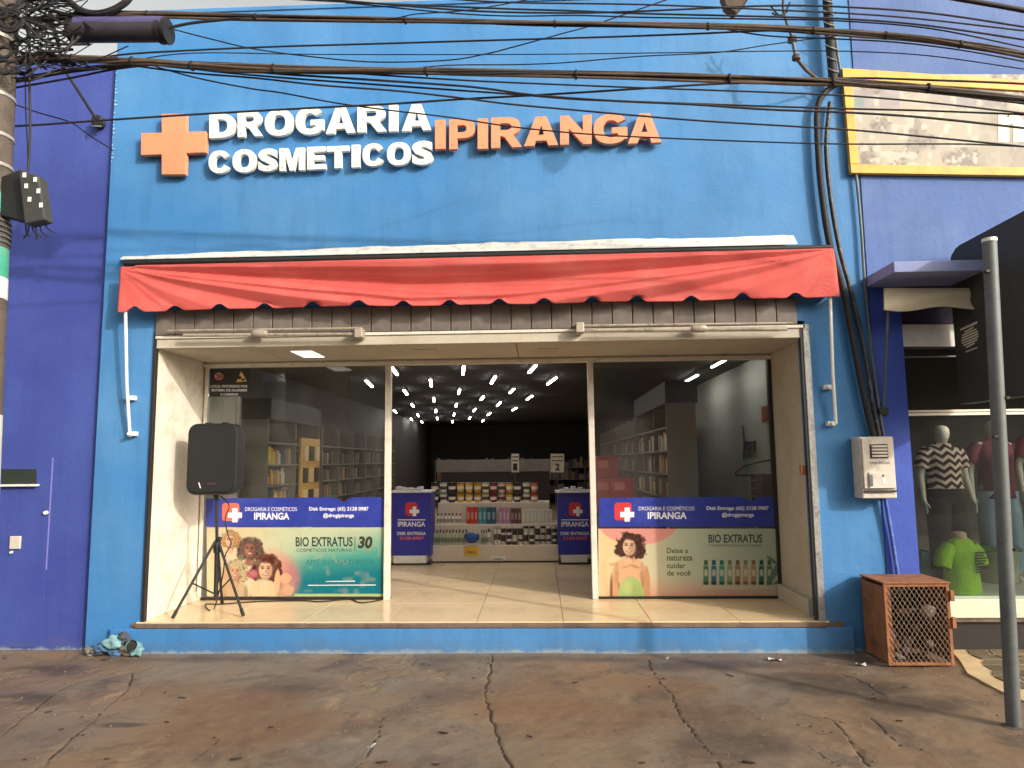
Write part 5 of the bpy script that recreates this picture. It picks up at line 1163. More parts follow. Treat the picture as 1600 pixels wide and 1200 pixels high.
# anchor clamp near the riser
an = thing('anchor_clamp', at(1243, 78, -.4), 'brown dead-end clamp holding a cable near the riser', 'clamp')
MB().lathe(at(1238, 62, -.4), [(.02, -.03), (.045, -.02), (.045, .02), (.02, .03)], 10).build('upper_insulator', M_BROWNCAB, an, smooth=True)
MB().lathe(at(1244, 90, -.4), [(.02, -.03), (.04, -.02), (.04, .02), (.02, .03)], 10).build('lower_insulator', M_BROWNCAB, an, smooth=True)
MB().tube([at(1239, 66, -.4), at(1243, 86, -.4)], .018, 8).build('shackle', M_GALV, an)
MB().tube([at(1225, -10, -.5), at(1224, 18, -.45), at(1238, 60, -.4)], .012, 6, smooth=4).build('upper_strap', M_BROWNCAB, an)
MB().tube([at(1245, 92, -.4), at(1262, 112, -.3), at(1285, 128, -.12)], .016, 6, smooth=4).build('lower_strap', M_BROWNCAB, an)
for (pts) in ([(1205, 10), (1218, 24), (1232, 16)], [(1206, 20), (1222, 26), (1234, 4)]):
    MB().tube([at(*p, -.45) for p in pts], .01, 6, smooth=5).build('loop', M_RUBBER, an)
lm = thing('street_lamp_head', at(1145, 10, -1.3), 'dark fitting cut off by the top edge above the blue wall', 'lamp')
MB().prism([at(*p, -1.3) for p in ((1128, -10), (1172, -14), (1160, 8), (1150, 20), (1134, 8))], (0, .1, 0)).build('body', M_BROWNCAB, lm, bevel=.01)
MB().tube([at(1158, 14, -1.25), at(1178, -20, -1.25)], .01, 6).build('stem', M_RUBBER, lm)

# rusty caged cabinet
cg = thing('caged_cabinet', (3.3, -.3, 0), 'rusty steel cabinet with a wire mesh front by the pillar foot', 'cabinet')
cx0, cx1, cy0, cy1, cz1 = at(1384, 970, -.5).x, at(1487, 970, -.5).x, -.5, -.06, at(1430, 912, -.5).z
t_ = .028
for (x, y) in ((cx0, cy0), (cx1-t_, cy0), (cx0, cy1-t_), (cx1-t_, cy1-t_)): MB().box(x, x+t_, y, y+t_, .012, cz1-t_-.001).build('corner_post', M_RUST, cg, bevel=.003)
for z in (.012, cz1-t_):
    for y in (cy0, cy1-t_): MB().box(cx0+(t_+.001 if z < .1 else 0), cx1-(t_+.001 if z < .1 else 0), y, y+t_, z, z+t_).build('rail', M_RUST, cg, bevel=.003)
MB().box(cx0+.002, cx0+.008, cy0+t_+.001, cy1-t_-.001, .03, cz1-t_-.002).build('side_panel', M_RUST, cg)
MB().box(cx1-.008, cx1-.002, cy0+t_+.001, cy1-t_-.001, .03, cz1-t_-.002).build('side_panel', M_RUST, cg)
MB().box(cx0-.01, cx1+.01, cy0-.015, cy1+.01, cz1+.001, cz1+.014).build('lid', M_RUST, cg, bevel=.004)
MB().box(cx0+.03, cx1-.03, cy1-.02, cy1-.012, .03, cz1-.03).build('back_panel', M_DARKFR, cg)
MB().box(cx0+t_+.001, cx0+.055, cy0+.004, cy0+.016, .042, cz1-t_-.002).build('door_stile', M_RUST, cg)
for z in (.33, .56): MB().box(cx1-.004, cx1+.03, cy0-.02, cy0+.03, z, z+.09).build('hinge', M_RUST, cg, bevel=.004)
wm = MB(); nw = 12; dxm = (cx1-cx0-2*t_)/nw; zz0, zz1 = .042, cz1-t_-.002; slope = 1.55
for k in range(-8, nw+1):
    for s_ in (1, -1):
        xa = cx0+t_+k*dxm; P = []
        for (xs_, zs_) in ((xa, zz0), (xa+(zz1-zz0)/slope, zz1)): P.append((xs_, zs_))
        lo, hi = cx0+t_, cx1-t_
        (xa_, za_), (xb_, zb2) = P
        if xb_ <= lo or xa_ >= hi: continue
        if xa_ < lo: za_ += (lo-xa_)*slope; xa_ = lo
        if xb_ > hi: zb2 -= (xb_-hi)*slope; xb_ = hi
        if s_ < 0: xa_, xb_ = lo+hi-xa_, lo+hi-xb_
        wm.tube([(xa_, cy0+.006*s_+.002, za_), (xb_, cy0+.006*s_+.002, zb2)], .0035, 5)
tag(wm.build('wire_mesh', mat('mesh_wire', srgb(140, 122, 106), .6, .4, var=.3, vscale=20), cg), kind='stuff')
rgk = random.Random(8)
for k in range(26):
    c0 = (rgk.uniform(cx0+.1, cx1-.1), rgk.uniform(cy0+.08, cy1-.08), .06+rgk.random()**1.6*.42)
    blob('litter_clump', c0, (rgk.uniform(.03, .09), .05, rgk.uniform(.02, .06)), [mat('litter_brown', srgb(96, 66, 48), .9, var=.3), mat('litter_dark', srgb(52, 40, 36), .9, var=.3), mat('litter_grey', srgb(150, 136, 124), .9, var=.3), mat('litter_violet', srgb(110, 92, 110), .9, var=.3)][k % 4], None, None, cg, k, .7, 1)

# leaning steel post in front at the right
pb = atz(1584, 1137, 0); pt = at(1546, 376, pb.y)
po = thing('steel_post', pb, 'slightly leaning grey steel post standing on the pavement at the right', 'post')
MB().tube([pb+Vector((0, 0, -.02)), pb.lerp(pt, .5), pt], .047, 16).build('tube', M_GALV, po, smooth=True)
MB().lathe(pb+Vector((0, 0, -.005)), [(.085, 0), (.075, .012), (.05, .02)], 16).build('base_collar', M_CONC, po)
MB().lathe(pt, [(.049, -.01), (.049, .015), (.03, .02)], 16).build('cap', M_WHITE, po)
for f_, dx in ((.93, -.05), (.58, -.05), (.66, .045), (.35, .048)):
    c_ = pb.lerp(pt, f_); MB().box(c_.x+dx-.012, c_.x+dx+.012, c_.y-.05, c_.y-.02, c_.z-.008, c_.z+.008).build('bolt', M_DARKFR, po)

# ================================================================== CLOTHING SHOP DISPLAY
M_MANN = mat('mannequin_grey', srgb(196, 190, 178), .45, var=.04)
def skin_mesh(name, verts, edges, radii, m, sub=2, sx=1.0):
    me_ = bpy.data.meshes.new(name); me_.from_pydata([tuple(v) for v in verts], edges, [])
    o = bpy.data.objects.new(name, me_); col.objects.link(o)
    md = o.modifiers.new('skin', 'SKIN'); md.use_smooth_shade = True; md.branch_smoothing = .6
    for i, r in enumerate(radii):
        sv = me_.skin_vertices[0].data[i]; sv.radius = r if isinstance(r, tuple) else (r, r); sv.use_root = (i == 0)
    sd = o.modifiers.new('sub', 'SUBSURF'); sd.levels = sub; sd.render_levels = sub
    dg = bpy.context.evaluated_depsgraph_get(); out = bpy.data.meshes.new_from_object(o.evaluated_get(dg)); out.name = name
    bpy.data.objects.remove(o); bpy.data.meshes.remove(me_); out.materials.clear(); out.materials.append(m)
    out.polygons.foreach_set('use_smooth', [True]*len(out.polygons)); return out
def mannequin(loc, H, label, rot=0, arms=(1, 1)):
    """H = full height; figure built at origin facing -Y then placed"""
    k = H/1.78
    V = [(0, 0, .98), (0, 0, 1.12), (0, .01, 1.28), (0, .01, 1.42), (0, .01, 1.475), (0, -.005, 1.53), (0, -.01, 1.61), (0, -.005, 1.69)]
    E_ = [(i, i+1) for i in range(7)]; r = [(.165, .115), (.135, .1), (.16, .11), (.155, .09), (.055, .055), (.06, .065), (.083, .098), (.06, .07)]
    def chain(root, pts, rs):
        p = root
        for q, rr in zip(pts, rs): V.append(q); r.append(rr); E_.append((p, len(V)-1)); p = len(V)-1
        return p
    for s_ in (-1, 1):
        chain(0, [(s_*.1, 0, .88), (s_*.11, -.01, .5), (s_*.11, .01, .12), (s_*.11, -.02, .04), (s_*.115, -.12, .03)], [.105, .068, .042, .04, .032])
        w_ = chain(3, [(s_*.19, .01, 1.4), (s_*.25, .03, 1.16), (s_*.27, -.03, .93)], [.055, .042, .028])
        hand = chain(w_, [(s_*.275, -.05, .87)], [(.022, .036)])
        for fx, dz, rr in ((-.022, -.1, .008), (-.007, -.115, .0085), (.009, -.108, .008), (.023, -.088, .0075)):
            chain(hand, [(s_*.275, -.055+fx, .835), (s_*.27, -.065+fx, .87+dz)], [rr+.002, rr])
        chain(hand, [(s_*.262, -.095, .85), (s_*.258, -.105, .815)], [.011, .008])
    me_ = skin_mesh('body', [tuple(Vector(v)*k) for v in V], E_, [tuple(x*k for x in q) if isinstance(q, tuple) else q*k for q in r], M_MANN)
    t = thing('mannequin', loc, label, 'mannequin', 'mannequins in the clothing shop window'); t.rotation_euler.z = rot
    o = bpy.data.objects.new('body', me_); col.objects.link(o); o.parent = t
    return t, k
def shell(name, parent, k, rings, m, seg=40, wr=.012):
    mb = MB(); v = []; f = []; rr = []
    for (a, b) in zip(rings[:-1], rings[1:]):
        for j in range(5): rr.append(tuple(a[q]+(b[q]-a[q])*j/5 for q in range(4)))
    rr.append(rings[-1])
    for (z, rx, ry, cy) in rr:
        for a in range(seg):
            an = 2*math.pi*a/seg; d = 1+wr*8*mnoise.noise((math.cos(an)*2.2, math.sin(an)*2.2, z*3.5))*.6+wr*4*mnoise.noise((math.cos(an)*5+z*3, math.sin(an)*5, z*9))
            v.append((rx*math.cos(an)*k*d, (cy+ry*math.sin(an)*d)*k, (z+.01*mnoise.noise((an*1.3, 2, z)))*k))
    for i in range(len(rr)-1):
        for a in range(seg): f.append((i*seg+a, i*seg+(a+1) % seg, (i+1)*seg+(a+1) % seg, (i+1)*seg+a))
    mb.add(v, f); o = bpy.data.objects.new(name, mb.mesh(name, m, smooth=True)); col.objects.link(o); o.parent = parent
    md = o.modifiers.new('t', 'SOLIDIFY'); md.thickness = .006; return o
def limb_shell(name, parent, pts, rs, m, k):
    mb = MB().tube([Vector(p)*k for p in pts], [q*k for q in rs], 14); o = bpy.data.objects.new(name, mb.mesh(name, m, smooth=True)); col.objects.link(o); o.parent = parent; return o
def chevmat():
    m = bpy.data.materials.new('chevron_knit'); m.use_nodes = True; n = m.node_tree.nodes; L = m.node_tree.links; b = n['Principled BSDF']; b.inputs['Roughness'].default_value = .85
    tc = n.new('ShaderNodeTexCoord'); sp = n.new('ShaderNodeSeparateXYZ'); L.new(tc.outputs['Object'], sp.inputs[0])
    def mth(op, a, v=None):
        x = n.new('ShaderNodeMath'); x.operation = op; L.new(a, x.inputs[0])
        if v is not None:
            if isinstance(v, (int, float)): x.inputs[1].default_value = v
            else: L.new(v, x.inputs[1])
        return x.outputs[0]
    tri = mth('PINGPONG', mth('ADD', sp.outputs[0], 5.0), .06)
    s_ = mth('SUBTRACT', sp.outputs[2], mth('MULTIPLY', tri, .75))
    fr_ = mth('FRACT', mth('MULTIPLY', s_, 13.0)); gt = mth('GREATER_THAN', fr_, .52)
    mx = n.new('ShaderNodeMix'); mx.data_type = 'RGBA'; L.new(gt, mx.inputs[0]); mx.inputs[6].default_value = (*srgb(62, 40, 38), 1); mx.inputs[7].default_value = (*srgb(226, 204, 190), 1)
    L.new(mx.outputs[2], b.inputs['Base Color']); return m
M_CHEV = chevmat(); M_BLKC = mat('black_trousers', srgb(36, 30, 32), .9, var=.2); M_WINE = mat('wine_blouse', srgb(96, 26, 48), .85, var=.12); M_JEAN = mat('pale_jeans', srgb(136, 160, 178), .85, var=.1, bump=.2)
def legs(t, k, m, hip=.13):
    o = shell('trousers', t, k, [(.86, .16, .12, 0), (.95, .19, .135, 0), (1.04, .175, .125, 0), (1.1, .15, .11, 0)], m)
    for s_ in (-1, 1): limb_shell('trouser_leg', t, [(s_*.085, 0, .93), (s_*.1, -.005, .7), (s_*.11, -.01, .48), (s_*.11, .01, .1)], [.125, .115, .1, .085], m, k)
def top_(t, k, m, zlow, sleeves=True):
    shell('top', t, k, [(zlow, .2, .15, 0), (1.12, .165, .13, 0), (1.25, .185, .14, .005), (1.36, .2, .13, .01), (1.43, .175, .105, .01), (1.475, .1, .08, .01), (1.5, .075, .07, .01)], m)
    if sleeves:
        for s_ in (-1, 1): limb_shell('sleeve', t, [(s_*.15, .01, 1.42), (s_*.2, .015, 1.36), (s_*.235, .02, 1.24)], [.07, .075, .07], m, k)
Ym = .62
s_ = at(1472, 702, Ym)                  # shoulder height of first figure
base1 = Vector((s_.x, Ym, zs)); H1 = (s_.z-zs)/1.43*1.78
t, k = mannequin(base1, H1, 'mannequin in a brown and cream chevron top with black trousers', .12)
legs(t, k, M_BLKC); top_(t, k, M_CHEV, 1.02)
s2 = at(1552, 694, .95); base2 = Vector((s2.x, .95, zs)); H2 = (s2.z-zs)/1.43*1.78
t, k = mannequin(base2, H2, 'mannequin in a wine red blouse and pale jeans', -.05)
legs(t, k, M_JEAN); top_(t, k, M_WINE, .86)
s3 = at(1628, 684, .9); base3 = Vector((s3.x, .9, zs)); H3 = (s3.z-zs)/1.43*1.78
t, k = mannequin(base3, H3, 'mannequin at the right photo edge behind the steel post', .05)
legs(t, k, M_BLKC); top_(t, k, M_WINE, 1.0)
# green shirt on a half torso
gb = at(1505, 925, .3); gt_ = at(1500, 832, .3); hgt = gt_.z-zs
tt = thing('torso_form', (gb.x, .3, zs), 'headless torso form wearing a lime green t-shirt on the platform', 'torso form')
tt.rotation_euler.z = .35
k = hgt/.62
M_LIME = mat('lime_shirt', srgb(142, 192, 44), .9, var=.15, vscale=4, bump=.5, bscale=14)
shell('t_shirt', tt, k, [(.0, .215, .15, 0), (.1, .2, .145, 0), (.25, .185, .135, 0), (.38, .2, .135, 0), (.46, .195, .12, 0), (.53, .13, .09, 0), (.56, .085, .075, 0)], M_LIME)
for s_ in (-1, 1): limb_shell('sleeve', tt, [(s_*.14, 0, .48), (s_*.22, 0, .4), (s_*.265, 0, .28)], [.075, .085, .085], M_LIME, k)
nk = MB().lathe((0, 0, 0), [(.075*k, .5*k), (.072*k, .57*k), (.07*k, .62*k), (.05*k, .63*k)], 16); o = bpy.data.objects.new('neck', nk.mesh('neck', mat('torso_tan', srgb(186, 164, 130), .6), smooth=True)); col.objects.link(o); o.parent = tt
pr = MB()
for r_ in range(8): pr.box(.02*k, (.14+.03*(r_ % 3))*k, -.155*k, -.15*k, (.22+r_*.028)*k, (.235+r_*.028)*k)
o = bpy.data.objects.new('printed_lines', pr.mesh('printed_lines', M_BLACK)); col.objects.link(o); o.parent = tt; tag(o, kind='stuff')
# plinths
for (xa, ya, xb, yb, Y, lab, m_) in ((1540, 862, 1605, 922, .75, 'grey green display cylinder behind the lime shirt', mat('plinth_green', srgb(146, 152, 128), .6, var=.1)), (1444, 862, 1458, 905, .7, 'pale mint box at the left end of the shop window', mat('plinth_mint', srgb(176, 206, 184), .5))):
    a, b_ = at(xa, yb, Y), at(xb, ya, Y); t = thing('display_plinth', ((a.x+b_.x)/2, Y, zs), lab, 'plinth')
    if xa > 1500:
        r0 = (b_.x-a.x)/2; MB().lathe(((a.x+b_.x)/2, Y+.2, zs+.002), [(r0*.92, 0), (r0, b_.z-zs-.02), (r0*1.02, b_.z-zs)], 24).build('drum', m_, t, smooth=True)
        cl_ = MB()
        for k_ in range(6): cl_.tube([((a.x+b_.x)/2-r0*.9, Y+.05+.05*k_, b_.z+.01+.012*(k_ % 3)), ((a.x+b_.x)/2, Y-.0+.05*k_, b_.z+.022), ((a.x+b_.x)/2+r0*.9, Y+.06+.05*k_, b_.z+.012)], .02, 6, smooth=4)
        tag(cl_.build('folded_cloth', mat('cloth_olive', srgb(90, 120, 60), .9, var=.3), t), kind='stuff')
    else: MB().box(a.x, b_.x, Y, Y+.3, zs+.001, b_.z).build('box', m_, t, bevel=.006)

# ================================================================== UTILITY POLE AND OVERHEAD CABLES
Yp = -1.9
pr_ = .165
pe = [(27, 230), (17, 450), (10, 620), (3, 760)]
xp_t = at(13, 230, Yp).x-pr_; xp_b = at(-9, 760, Yp).x-pr_
xp0 = xp_b+(xp_b-xp_t)*.9
up = thing('utility_pole', (xp_b, Yp, 0), 'concrete utility pole with teal and white bands at the left edge', 'utility pole')
def polex(z):
    z1_, z0_ = at(26, 230, Yp).z, at(4, 760, Yp).z; f = (z-z0_)/(z1_-z0_); return xp_b+(xp_t-xp_b)*f
def seg(name, ya, yb, m, extra=0, smooth=True):
    z0_, z1_ = at(10, yb, Yp).z, at(10, ya, Yp).z
    return MB().tube([(polex(z0_), Yp, z0_), (polex(z1_), Yp, z1_)], pr_+extra, 20).build(name, m, up, smooth=smooth)
M_TEAL = mat('teal_paint', srgb(64, 160, 134), .6, var=.15, dirt=srgb(150, 150, 130), damt=.5, dscale=8)
seg('shaft_upper', -60, 304, M_CONC); seg('teal_band', 304.2, 335, M_TEAL, .001); seg('shaft', 335.2, 387, M_CONC); seg('teal_band', 387.2, 433, M_TEAL, .001); seg('white_band', 433.2, 466, M_WHITE, .001); seg('shaft_lower', 466.2, 648, M_CONC); seg('pale_band', 648.2, 800, mat('pole_pale', srgb(200, 202, 190), .8, var=.1), .001)
z_ = at(10, 800.2, Yp).z; MB().tube([(polex(0), Yp, -.05), (polex(z_), Yp, z_)], pr_, 20).build('shaft_foot', M_CONC, up, smooth=True)
for y in (345, 353, 361, 369, 377): seg('strap', y, y+3, M_GALV, .012)
for y in (62, 150, 212, 258): seg('steel_band', y, y+5, mat('steel_band', srgb(196, 190, 178), .35, .6), .008)
# splitter box on the pole
sb_ = thing('splitter_box', at(45, 345, Yp-.1), 'dark grey cable splitter box strapped to the utility pole', 'splitter box')
Q = [(28, 262), (52, 268), (74, 300), (77, 345), (30, 350)]
MB().prism([at(x, y, Yp-.14) for x, y in ((28, 262), (60, 275), (70, 343), (38, 350))], (0, .1, 0)).build('case', mat('splitter_grey', srgb(58, 58, 56), .6, var=.15), sb_, bevel=.01)
MB().prism([at(x, y, Yp-.05) for x, y in ((2, 276), (34, 264), (44, 348), (0, 336))], (0, .1, 0)).build('mount', M_BLACK, sb_, bevel=.006)
for i, (x, y) in enumerate(((37, 273), (40, 290), (45, 311), (54, 280), (59, 298), (63, 320))):
    MB().box(at(x, y, Yp-.15).x-.012, at(x, y, Yp-.15).x+.012, Yp-.147, Yp-.141, at(x, y, Yp-.15).z-.018, at(x, y, Yp-.15).z+.018).build('port_label', M_WHITE, sb_)
for (x, y, dx, dy) in ((45, 350, -8, 22), (50, 350, 14, 20), (62, 348, 12, 22), (70, 344, 16, 20), (56, 350, 2, 24), (40, 350, 6, 20)):
    MB().tube([at(x, y, Yp-.05), at(x+dx*.2, y+dy*.6, Yp-.05), at(x+dx, y+dy, Yp-.03)], .006, 5, smooth=4).build('pigtail', M_RUBBER, sb_)
# splice closure hanging on the strand
cz_ = thing('splice_closure', at(170, 60, -1.75), 'long dark splice closure hanging from the overhead cables', 'splice closure')
MB().tube([at(112, 49, -1.75), at(262, 48, -1.75)], .088, 14).build('sleeve', mat('closure_dark', srgb(50, 44, 52), .6, var=.2), cz_, smooth=True)
MB().tube([at(118, 37, -1.79), at(255, 36, -1.79)], .05, 12).build('upper_ridge', mat('closure_violet', srgb(84, 78, 120), .45), cz_, smooth=True)
for x in (112, 250, 259): MB().tube([at(x, 49, -1.75), at(x+5, 49, -1.75)], .1, 14).build('end_cap', M_BLACK, cz_, smooth=True)
for x in (130, 245): MB().tube([at(x, 40, -1.75), at(x+2, 24, -1.75)], .008, 6).build('hanger', M_RUBBER, cz_)
# cables
def cable(pts, wpx, m, label, Y=-1.75, name='overhead_cable', sag=0, group='overhead cables'):
    MB().tube([at(x, y, Y+.0) for x, y in pts], wpx/2*pxm(Y), 7 if wpx < 8 else 10, smooth=6).build(name, m, smooth=True, label=label, cat='cable', group=group)
def bundle(pts, wpx, label, Y, seed):
    rb_ = random.Random(seed); P = catmull([at(x, y, Y) for x, y in pts], 6); rad = wpx/2*pxm(Y)
    t = thing('cable_bundle', P[0], label, 'cable bundle', 'thick cable bundles')
    for k in range(9):
        ph, w_, rr_ = rb_.random()*6.28, rb_.uniform(-.25, .25), rad*(.25 if k < 1 else rb_.uniform(.5, .85))
        sr = rad*rb_.uniform(.24, .42); Q = []
        for i, p in enumerate(P):
            a_ = ph+w_*i+.6*mnoise.noise((i*.12, k*3.1, seed)); j = 1+.5*mnoise.noise((i*.15, k*1.7, seed+4))
            Q.append(p+Vector((0, math.cos(a_)*rr_*.8, math.sin(a_)*rr_*j)))
        MB().tube(Q, sr, 7).build('strand', M_BROWNCAB if k % 3 else M_RUBBER, t, smooth=True)
    for i in range(3, len(P)-2, 7):
        MB().tube([P[i]+Vector((-.006, 0, 0)), P[i]+Vector((.006, 0, 0))], rad*1.18, 10).build('tie', M_RUBBER, t)
bundle([(-60, 30), (60, 30), (150, 22), (250, 23), (400, 27), (600, 31), (800, 36), (1000, 39), (1200, 44), (1300, 50), (1400, 57), (1500, 69), (1600, 86), (1720, 110)], 11, 'upper of the two thick dusty cable bundles across the top', -1.75, 3)
bundle([(-40, 98), (60, 92), (140, 93), (220, 97), (300, 103), (400, 107), (600, 110), (800, 115), (1000, 119), (1200, 125), (1320, 128), (1450, 138), (1600, 157), (1720, 178)], 14, 'lower of the two thick dusty cable bundles across the top', -1.78, 8)
cable([(-40, 138), (25, 126), (100, 112), (180, 103), (260, 99), (380, 102)], 8, M_RUBBER, 'dark cable rising from the pole into the lower bundle', -1.7)
cable([(-40, 148), (30, 136), (110, 122), (180, 108), (240, 101)], 3.5, M_RUBBER, 'thin cable just under the rising dark cable at the left', -1.68)
cable([(-40, 200), (60, 195), (160, 188), (300, 179), (480, 169), (600, 163), (720, 155), (830, 149), (930, 143), (1020, 137), (1120, 131), (1210, 128), (1330, 122), (1450, 125), (1600, 131), (1700, 140)], 3.6, M_RUBBER, 'thin wire crossing the tops of the DROGARIA letters', -1.65)
cable([(150, 93), (205, 84), (400, 74), (600, 68), (800, 62), (940, 58), (1080, 53), (1200, 48), (1330, 47), (1420, 59)], 3.2, M_RUBBER, 'thin wire between the two thick bundles, rising to the right', -1.7)
cable([(264, 44), (330, 61), (400, 77), (500, 90), (590, 97), (700, 94), (760, 84), (800, 74), (880, 52), (930, 38), (1040, 0), (1080, -15)], 2.2, M_RUBBER, 'slack wire sagging between the bundles then climbing steeply', -1.6)
cable([(200, 96), (300, 83), (500, 85), (800, 85), (1000, 83), (1200, 80), (1320, 80), (1450, 87), (1600, 108)], 1.8, M_RUBBER, 'hair-thin level wire just above the lower bundle', -1.66)
cable([(620, 110), (700, 102), (800, 101), (880, 98), (1000, 88), (1120, 82), (1200, 70), (1290, 58), (1345, 54), (1430, 61)], 2, M_RUBBER, 'thin wire leaving the lower bundle and rising to the riser', -1.5)
cable([(170, 95), (220, 104), (300, 114), (400, 122), (500, 133), (620, 142), (720, 153), (800, 163), (900, 172), (1000, 181), (1100, 189), (1200, 195), (1330, 203), (1450, 214), (1600, 229), (1700, 240)], 3.2, M_RUBBER, 'thin wire dropping from the lower bundle to the billboard foot', -1.72)
cable([(270, 101), (330, 111), (450, 122), (600, 133), (700, 140), (800, 147), (900, 155), (1000, 159), (1200, 166), (1330, 170), (1450, 173), (1600, 179)], 3.2, M_RUBBER, 'thin wire just above the IPIRANGA letters', -1.7)
cable([(350, 105), (420, 114), (600, 126), (740, 136), (830, 148), (950, 157), (1080, 163), (1200, 171), (1330, 176), (1450, 184), (1600, 200)], 3.8, M_RUBBER, 'dark wire fanning out below the lower bundle towards the billboard', -1.74)
cable([(490, 109), (560, 115), (700, 124), (800, 129), (1000, 137), (1200, 144), (1330, 150), (1450, 160), (1600, 177)], 3, M_RUBBER, 'thin wire running close under the lower bundle', -1.76)
cable([(225, 98), (300, 120), (390, 138), (440, 145), (520, 160), (590, 170), (700, 183), (800, 198), (900, 208), (1000, 214), (1200, 222), (1330, 225), (1500, 225), (1600, 229)], 2.6, M_RUBBER, 'lowest thin wire crossing the orange letters', -1.6)
cable([(380, -6), (560, 4), (700, 10), (800, 14), (900, 17), (1000, 21), (1200, 26), (1330, 30), (1450, 40), (1600, 62)], 3.2, M_RUBBER, 'thin wire along the top edge over the parapet', -1.9)
cable([(480, -4), (620, 8), (740, 17), (850, 20), (960, 19), (1100, 13), (1200, 9), (1300, 10), (1450, 20), (1600, 42)], 3.2, M_RUBBER, 'top wire that dips then rises above the upper bundle', -1.95)
cable([(540, 4), (700, 20), (800, 25), (900, 24), (1000, 27), (1200, 30), (1300, 32), (1450, 44), (1600, 74)], 2.4, M_RUBBER, 'thin wire just above the upper thick bundle', -1.88)
cable([(700, -2), (800, 4), (1000, 7), (1200, 15), (1400, 26), (1600, 48)], 2.8, M_RUBBER, 'highest thin wire at the top of the photo', -2.0)
cable([(580, 31), (620, 28), (650, 22), (720, 17), (780, 8), (850, -6)], 2, M_RUBBER, 'short thin wire climbing out of the top near the centre', -1.85)
cable([(1460, -8), (1560, 9), (1640, 24)], 8, M_RUBBER, 'thick dark cable cutting the top right corner', -2.0)
cable([(1120, 43), (1200, 56), (1310, 61), (1400, 66), (1500, 78), (1600, 96)], 2.4, M_RUBBER, 'thin wire between the bundles at the right', -1.7)
cable([(100, 108), (122, 142), (150, 186)], 5, M_RUBBER, 'short dark drop cable ending at the wall insulator', -.9)
cable([(74, 6), (86, 50), (100, 108)], 6, M_RUBBER, 'steep dark cable joining the two bundles near the pole', -1.6)
cable([(47, 30), (46, 120), (47, 200), (44, 266)], 4, M_RUBBER, 'vertical cable hanging to the splitter box', -1.85)
cable([(40, 120), (40, 170), (43, 230), (44, 262)], 2, M_RUBBER, 'thin vertical wire beside the splitter box cable', -1.8)
cable([(20, 162), (60, 176), (110, 191), (140, 212), (176, 234)], 2.2, M_RUBBER, 'thin slack wire crossing the violet wall at the left', -1.2)
cable([(262, 44), (300, 36), (360, 30), (420, 28)], 5, M_RUBBER, 'dark cable leaving the right end of the splice closure', -1.75)
MB().tube([at(x, y, -1.8) for x, y in ((100, -20), (112, 6), (140, 20), (170, 18), (198, 2), (210, -20))], .026, 8, smooth=8).build('cable_coil', M_RUBBER, smooth=True, label='thick coiled cable loop hanging at the top left', cat='cable', group='overhead cables')
c_ = at(152, 189, -.02); ins = thing('wall_insulator', (c_.x, 0, c_.z), 'dark round insulator on the violet wall near the blue corner', 'insulator')
MB().lathe((c_.x, -.0, c_.z), [(.05, -.05), (.065, -.03), (.05, -.0), (.065, .03), (.05, .055)], 14, 'y').build('reel', M_BLACK, ins, smooth=True)
MB().tube([(c_.x-.06, -.02, c_.z-.05), (c_.x-.02, -.06, c_.z-.075), (c_.x+.05, -.02, c_.z-.06)], .01, 6, smooth=3).build('bracket', M_GALV, ins)
# tangle round the pole head
tg = MB(); rt = random.Random(12)
for k in range(96):
    x0_, y0_ = rt.uniform(-20, 60), rt.uniform(-20, 130); x1_, y1_ = x0_+rt.uniform(20, 150), y0_+rt.uniform(-70, 60)
    x1_ = min(x1_, 205); y1_ = min(max(y1_, -25), 108)
    pts = [(x0_, y0_), ((x0_+x1_)/2+rt.uniform(-18, 18), (y0_+y1_)/2+rt.uniform(-14, 22)), (x1_, y1_)]
    tg.tube([at(x, y, -1.85+rt.uniform(-.15, .2)) for x, y in pts], rt.choice((.004, .005, .006, .008, .012)), 5, smooth=6)
for k in range(10):
    cx_, cy__ = rt.uniform(0, 35), rt.uniform(0, 110); rr_ = rt.uniform(8, 20)
    tg.tube([at(cx_+rr_*math.cos(a), cy__+rr_*.8*math.sin(a), -2.05) for a in np.linspace(0, 5.5, 14)], rt.choice((.006, .01, .014)), 5)
tg.build('cable_tangle', M_RUBBER, label='tangled mass of thin black wires around the pole head', cat='cables', kind='stuff')

# ================================================================== RUBBLE AND LITTER
M_RB = [mat('rubble_teal', srgb(120, 160, 166), .85, var=.25, bump=.4), mat('rubble_blue', srgb(74, 112, 150), .85, var=.3, bump=.4), mat('rubble_grey', srgb(132, 128, 118), .9, var=.25, bump=.4), mat('rubble_dark', srgb(70, 74, 80), .9, var=.3, bump=.4)]
rub = [((142, 1018), (.07, .05, .045), 2, 'dark low lump at the left end of the rubble'), ((160, 1012), (.09, .06, .05), 1, 'blue stained lump in the middle of the rubble'), ((178, 1004), (.08, .06, .06), 0, 'pale teal lump on top of the rubble'), ((192, 998), (.06, .05, .05), 3, 'small dark lump high in the rubble'), ((200, 1014), (.09, .06, .055), 2, 'grey lump at the right of the rubble'), ((216, 1016), (.06, .05, .05), 0, 'pale lump at the right end of the rubble'), ((150, 1024), (.08, .05, .03), 3, 'flat dark lump in front of the rubble'), ((182, 1020), (.07, .05, .04), 1, 'blue lump under the broken pipe')]
for i, ((x, y), r_, mi, lab) in enumerate(rub):
    p = at(x, y, -.12); blob('rubble_lump', (p.x, -.1-.02*(i % 3), max(.02, p.z)), r_, M_RB[mi], lab, 'rubble', None, i+3, .6, 3, 'rubble at the foot of the wall')
a, b_ = at(205, 1009, -.2), at(214, 1012, -.08)
pp = thing('broken_pipe', a, 'short pale broken pipe end sticking out of the rubble', 'pipe')
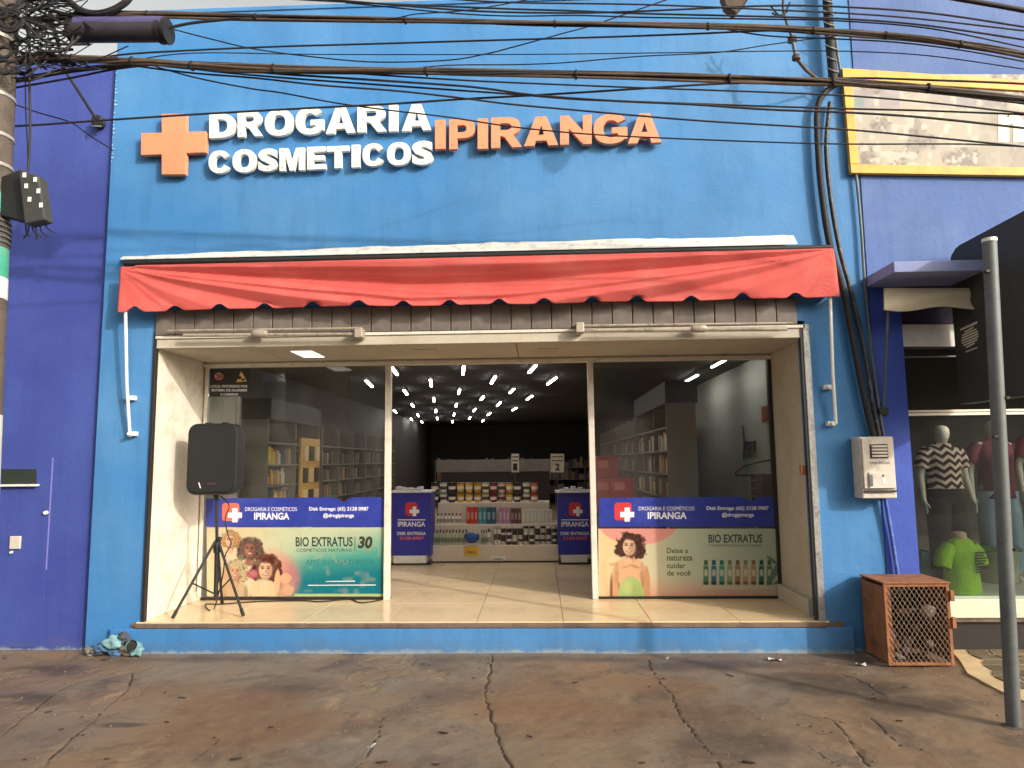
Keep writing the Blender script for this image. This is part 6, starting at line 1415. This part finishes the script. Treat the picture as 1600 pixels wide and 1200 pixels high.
MB().tube([a, b_], .055, 14, cap=False).build('outer', M_RB[0], pp, smooth=True); MB().tube([a+Vector((.002, -.001, 0)), b_], .042, 14).build('inner', M_DARKFR, pp)
for i, ((x, y), lab) in enumerate((((1210, 1030), 'white scrap of paper on the pavement below the right window'), ((1344, 1037), 'white scrap of paper on the pavement near the rusty cabinet'), ((1041, 1027), 'tiny white scrap at the foot of the blue step'), ((580, 1165), 'pale pebble on the pavement in the foreground'))):
    p = atz(x, y, .012); wd = (.06, .045, .02, .025)[i]
    mb = MB(); nq = 4
    vv = [(p.x+(u-.5)*wd*2+.01*v_, p.y+(v_-.5)*wd, .012+.012*math.sin(u*4+v_*2+i)) for u in np.linspace(0, 1, 5) for v_ in np.linspace(0, 1, 4)]
    mb.add(vv, [(a_*4+c0, a_*4+c0+1, (a_+1)*4+c0+1, (a_+1)*4+c0) for a_ in range(4) for c0 in range(3)]).build('paper_scrap', M_WHITE, label=lab, cat='litter', group='litter on the pavement')
sn = MB()
for k in range(420):
    x, y = rt.uniform(-5.2, 5.2), -rt.random()**1.7*3.2-.02; s_ = rt.uniform(.003, .010)
    sn.box(x, x+s_*1.4, y, y+s_, .0, s_*.7+.004)
lf_ = MB()
for k in range(46):
    p = atz(rt.uniform(0, 1560), 1022+rt.random()**1.3*175, .0); s_ = rt.uniform(.005, .02)*rt.choice((.6, 1, 1, 1.5)); an_ = rt.uniform(-.9, .9)
    lf_.prism([(p.x+s_*math.cos(a_)*1.5*math.cos(an_)-s_*.45*math.sin(a_)*math.sin(an_), p.y+s_*math.cos(a_)*1.5*math.sin(an_)+s_*.45*math.sin(a_)*math.cos(an_), .006) for a_ in np.linspace(0, 5.4, 7)], (0, 0, .006))
lf_.build('leaf_litter', mat('dry_leaf', srgb(58, 44, 34), .9, var=.5, vscale=2), label='dark dry leaf bits scattered over the pavement', cat='leaf litter', kind='stuff')
sn.build('grit', mat('grit', srgb(120, 104, 88), .9, var=.5, vscale=3), label='loose grit and small stones scattered over the pavement', cat='grit', kind='stuff')
